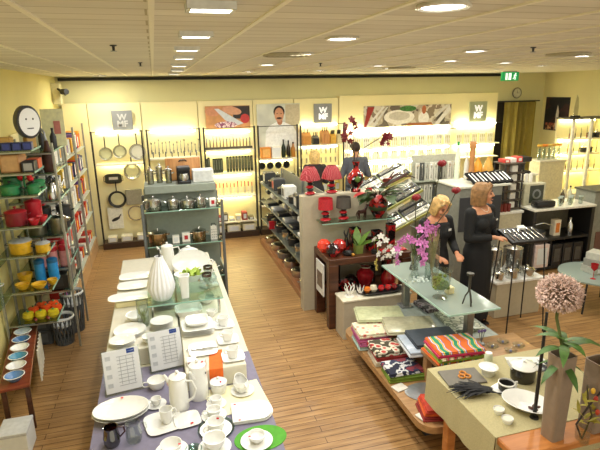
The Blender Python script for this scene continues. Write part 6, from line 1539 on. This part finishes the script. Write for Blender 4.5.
# grey cabinet and round table at the far right edge
t = T('grey_cabinet', 'tall grey cabinet with boxes at the right edge of the photo', 'cabinet', (6.95, 6.3, 0))
MB().box((0, .1, .6), (.7, .4, 1.2), bev=.006).build('body', M('8a8c80', .5), t); MB().box((0, .1, 1.215), (.74, .44, .03), bev=.005).build('top', M('5a5a4c', .5), t)
MB().box((0, -.105, .85), (.3, .01, .4), bev=.003).build('front_poster', M('4a6a3a', .5), t); MB().box((0, -.105, .35), (.5, .01, .4), bev=.003).build('front_panel', M('6a4a40', .5), t)
t = T('round_table', 'low round glass table with grey boxes behind the globe flower', 'table', (5.4, 4.9, 0))
MB().lathe([(0, .44), (.45, .44), (.45, .46), (0, .46)], 36).build('tabletop', thin_glass('table_glass', 'c0d0c8', .1, .14, .4), t)
for k in range(4): MB().tube([(.32*math.cos(k*PI/2+.5), .32*math.sin(k*PI/2+.5), .44), (.38*math.cos(k*PI/2+.5), .38*math.sin(k*PI/2+.5), 0)], .012, 8).build('leg', BLACK, t)
for i in range(3): carton('%s grey box of the stack on the low round glass table' % ['lowest', 'middle', 'top'][i], (5.45, 4.95, .4605+.0905*i), (.3-.04*i, .22, .09), M(['a8a89c', '8a8a80', 'b8b8ac'][i], .5), .6, rz=.2*i)
tag(MB().lathe([(0, 0), (.035, 0), (.004, .01), (.004, .1), (.04, .14), (.045, .2), (.04, .2), (.036, .145), (0, .105)], 18).build('red_goblet', M('a01c24', .2), None, (5.2, 4.75, .4605)), 'red goblet on the low round glass table', 'glass')
for i in range(3): carton('%s white carton on the floor by the black shelf unit' % nth(i, 3), (5.0+.32*i, 5.62, .0005), (.26, .2, .14), M('dedcc8', .6), .6)

# ================================================================== PEOPLE
def remesh(m, vox):
    me = bpy.data.meshes.new('tmp'); bmesh.ops.recalc_face_normals(m.bm, faces=m.bm.faces[:]); m.bm.to_mesh(me); m.bm.free()
    o = bpy.data.objects.new('tmp', me); COL.objects.link(o)
    r = o.modifiers.new('r', 'REMESH'); r.mode = 'VOXEL'; r.voxel_size = vox
    s = o.modifiers.new('s', 'SMOOTH'); s.factor = .5; s.iterations = 3
    dg = bpy.context.evaluated_depsgraph_get(); dg.update()
    out = bpy.data.meshes.new_from_object(o.evaluated_get(dg)); COL.objects.unlink(o); bpy.data.objects.remove(o); bpy.data.meshes.remove(me)
    return out
def mesh_obj(name, me, mat, parent):
    me.name = name; me.materials.clear(); me.materials.append(mat); me.polygons.foreach_set('use_smooth', [True]*len(me.polygons))
    o = bpy.data.objects.new(name, me); COL.objects.link(o); o.parent = parent; return o
def capsule(m, pts, rs, n=14, flat=1.):
    m.tube(pts, rs, n, flat); m.ball(pts[0], rs[0], 12); m.ball(pts[-1], rs[-1], 12)
def stack(m, secs, n=24):
    """closed loft through (z, rx, ry, y) ellipses"""
    rings = [[m.bm.verts.new((rx*math.cos(2*PI*k/n), y+ry*math.sin(2*PI*k/n), z)) for k in range(n)] for z, rx, ry, y in secs]
    for a, b in zip(rings, rings[1:]):
        for k in range(n): m.bm.faces.new((a[k], a[(k+1) % n], b[(k+1) % n], b[k]))
    m.bm.faces.new(rings[0][::-1]); m.bm.faces.new(rings[-1])
TORSO = [(.86, .16, .105, 0), (.93, .172, .112, .005), (1.0, .155, .1, 0), (1.08, .132, .088, -.005), (1.18, .145, .1, -.01), (1.27, .158, .108, -.012), (1.35, .165, .095, 0), (1.41, .14, .075, .005), (1.45, .075, .055, .01)]
def person(label, loc, rz, H, arms, skin, hair, top, bottom, skirt=True, longhair=1, bust=True, tilt=0., collar=.0, jacket=False, turn=0.):
    t = T('person', label, 'person', loc, rz); t.scale = (H/1.7,)*3
    sk = M(skin, .55, var=.04)
    m = MB(); stack(m, TORSO)
    if bust:
        for s in (-1, 1): m.ball((s*.07, -.085, 1.25), (.068, .058, .066), 12)
    hc = Vector((0, -.02-.12*math.sin(tilt), 1.585-.03*abs(math.sin(tilt))))
    capsule(m, [(0, .015, 1.4), (0, .005, 1.48), hc+Vector((0, .02, -.04))], [.056, .05, .05])
    Rt = Euler((tilt, 0, turn)).to_matrix()
    hp = lambda x, y, z: tuple(hc + Rt @ Vector((x, y, z)))
    m.ball(hp(0, .008, .02), (.077, .095, .095), 18, rot=(tilt, 0, 0)); m.ball(hp(0, -.028, -.04), (.058, .062, .072), 16, rot=(tilt, 0, 0))
    m.ball(hp(0, -.078, -.098), (.026, .02, .02), 10)
    m.tube([hp(0, -.086, .022), hp(0, -.1, -.008), hp(0, -.112, -.026)], [.008, .011, .014], 8)
    for s in (-1, 1):
        m.ball(hp(s*.075, .012, -.008), (.011, .02, .03), 10); m.ball(hp(s*.036, -.068, -.03), (.026, .024, .024), 10)
    hands = []
    for s, (el, wr, hd) in zip((-1, 1), arms):
        sh = Vector((s*.165, .005, 1.375)); el, wr, hd = Vector(el), Vector(wr), Vector(hd).normalized()
        capsule(m, [sh, (sh+el)/2, el], [.052, .045, .038]); capsule(m, [el, el*.65+wr*.35, wr], [.038, .037, .025])
        hands.append((s, wr, hd))
    for s in (-1, 1):
        capsule(m, [(s*.09, 0, .9), (s*.092, -.005, .7), (s*.09, -.005, .5)], [.088, .075, .054]); capsule(m, [(s*.09, -.005, .49), (s*.09, .015, .36), (s*.09, .01, .09)], [.052, .053, .034])
        m.ball((s*.09, .015, .05), (.036, .045, .04), 10); capsule(m, [(s*.09, .0, .035), (s*.093, -.09, .028), (s*.093, -.14, .024)], [.034, .036, .024])
    for s, wr, hd in hands:
        side = hd.cross(Vector((0, 0, 1))); side = side.normalized() if side.length > .2 else Vector((1, 0, 0)); nrm = side.cross(hd).normalized()
        if nrm.z > 0: nrm = -nrm
        for k, L in zip(range(4), (.062, .072, .068, .052)):
            o_ = side*((k-1.5)*.019); b0 = wr+hd*.085+o_
            m.tube([wr+hd*.01+o_*.6, b0], [.016, .0125], 8)
            m.tube([b0, b0+hd*L*.5+nrm*.008, b0+hd*L*.8+nrm*.03], [.0115, .0105, .0085], 8)
        q = -1 if s > 0 else 1
        b0 = wr+hd*.025+side*.028*q; m.tube([b0, b0+hd*.035+side*.026*q+nrm*.012, b0+hd*.065+side*.024*q+nrm*.028], [.015, .012, .0095], 8)
    mesh_obj('body', remesh(m, .0085), sk, t)
    # face details
    f = MB()
    for s in (-1, 1): f.ball(hp(s*.031, -.082, .006), (.012, .008, .007), 10)
    f.build('eyes', M('2a2420', .3), t)
    f = MB()
    for s in (-1, 1): f.tube([hp(s*.016, -.089, .026), hp(s*.032, -.088, .032), hp(s*.05, -.076, .026)], [.004, .005, .003], 6)
    f.build('eyebrows', M('5a4030', .7), t)
    f = MB().ball(hp(0, -.094, -.062), (.018, .008, .006), 12); f.build('lips', M('b0705e', .5), t)
    # hair
    m = MB(); m.ball(hp(0, .018, .03), (.083, .096, .096), 18, rot=(tilt, 0, 0))
    cut = hc + Rt @ Vector((0, -.062, .03))
    if longhair:
        for k in range(15):
            a = math.radians(-28+k*236/14); ca, sa = math.cos(a), math.sin(a)
            r1 = .08; low = -.085-.055*longhair + .03*max(0, -sa)
            m.tube([hp(.05*ca, .05*sa+.02, .11), hp(r1*ca, .1*sa+.015, .045), hp(1.06*r1*ca, .105*sa+.015, -.03), hp(1.0*r1*ca, .1*sa+.02, low)], [.02, .021, .022, .014], 8)
    for s in (-1, 1): m.tube([hp(0.012*s, -.045, .118), hp(s*.05, -.074, .085), hp(s*.08, -.045, .02)], [.016, .018, .013], 8)
    hm = remesh(m, .008)
    mesh_obj('hair', hm, M(hair, .6, var=.3, scale=30), t)
    # clothing
    m = MB()
    stack(m, [(z_, rx+.014, ry+.014, y) for z_, rx, ry, y in TORSO if z_ < 1.44-collar] + [(1.44-collar, .115, .075, .01)])
    if bust:
        for s in (-1, 1): m.ball((s*.07, -.087, 1.25), (.08, .068, .078), 12)
    for s, (el, wr, hd) in zip((-1, 1), arms):
        sh = Vector((s*.165, .005, 1.375)); el, wr = Vector(el), Vector(wr); w2 = el*.12+wr*.88
        capsule(m, [sh, (sh+el)/2, el], [.066, .059, .052]); m.tube([el, el*.5+w2*.5, w2], [.052, .05, .042], 14)
    if jacket: stack(m, [(.78, .19, .13, .0), (.95, .19, .13, .0), (1.1, .17, .12, 0), (1.2, .17, .12, 0)])
    mesh_obj('jacket' if jacket else 'top', remesh(m, .009), top, t)
    m = MB()
    if skirt:
        stack(m, [(.1, .2, .15, 0), (.13, .205, .155, 0), (.35, .2, .15, 0), (.6, .205, .15, 0), (.82, .2, .138, .002), (.93, .192, .13, .005), (1.03, .165, .112, 0)])
        nm = 'skirt'
    else:
        stack(m, [(.8, .185, .125, 0), (.93, .19, .128, .005), (1.02, .17, .115, 0)])
        for s in (-1, 1): m.tube([(s*.09, 0, .92), (s*.094, -.0, .5), (s*.093, .0, .07)], [.1, .072, .062], 16)
        nm = 'trousers'
    mesh_obj(nm, remesh(m, .01), bottom, t)
    for s in (-1, 1):
        f = MB(); f.ball((s*.093, -.045, .03), (.045, .125, .034), 14); f.box((s*.093, -.03, .009), (.08, .23, .018), bev=.006); f.build('shoe', BLACK, t)
    return t
BLKC = M('131416', .85, var=.12, scale=10)
w1 = person('woman in a long black dress with shoulder-length blonde-brown hair holding the cutlery tray', (3.58, 4.92, 0), .3, 1.78,
       [((-.22, -.03, 1.1), (.0, -.21, 1.12), (.7, -.7, -.05)), ((.22, -.01, 1.09), (.14, -.22, 1.1), (.3, -1, -.1))], 'c98f6c', '8c6840', BLKC, BLKC, True, 1.0, collar=.06, turn=.5)
MB().box((.09, -.155, 1.3), (.035, .004, .022), rot=(.1, 0, .2), bev=.002).build('name_badge', WHITE, w1)
MB().tube([(-.06, -.05, 1.425), (-.03, -.075, 1.395), (0, -.085, 1.385), (.03, -.075, 1.395), (.06, -.05, 1.425)], .004, 6).build('necklace', M('e8e0d0', .3, .5), w1)
w2 = person('blonde woman in black standing behind the tall glass vase, looking down', (3.05, 5.0, 0), .1, 1.66,
       [((-.23, -.02, 1.1), (-.14, -.24, 1.02), (.4, -1, -.2)), ((.23, -.02, 1.1), (.14, -.24, 1.02), (-.4, -1, -.2))], 'c98a66', 'c8a468', BLKC, BLKC, True, .7, tilt=.45, collar=.04)
MB().box((.085, -.15, 1.3), (.05, .004, .03), rot=(.1, 0, .2), bev=.002).build('name_badge', WHITE, w2)
man = person('man with short dark hair in a dark grey jacket seen from behind', (3.74, 9.22, 0), PI-.1, 1.84,
       [((-.26, .0, 1.1), (-.14, -.2, 1.15), (.3, -1, .2)), ((.26, .0, 1.1), (.14, -.2, 1.15), (-.3, -1, .2))], 'c08a68', '2c1e18', M('565b66', .85, var=.1), M('2a2c34', .85), False, 0, False, jacket=True)
w3 = person('woman with chin-length blonde hair in dark clothes at the back near the knife blocks', (2.9, 9.25, 0), PI-.2, 1.72,
       [((-.23, .0, 1.1), (-.13, -.2, 1.1), (.3, -1, .1)), ((.23, .0, 1.1), (.13, -.2, 1.1), (-.3, -1, .1))], 'cf9c7c', 'd0b070', M('2a2426', .85), M('26262a', .85), False, .8)
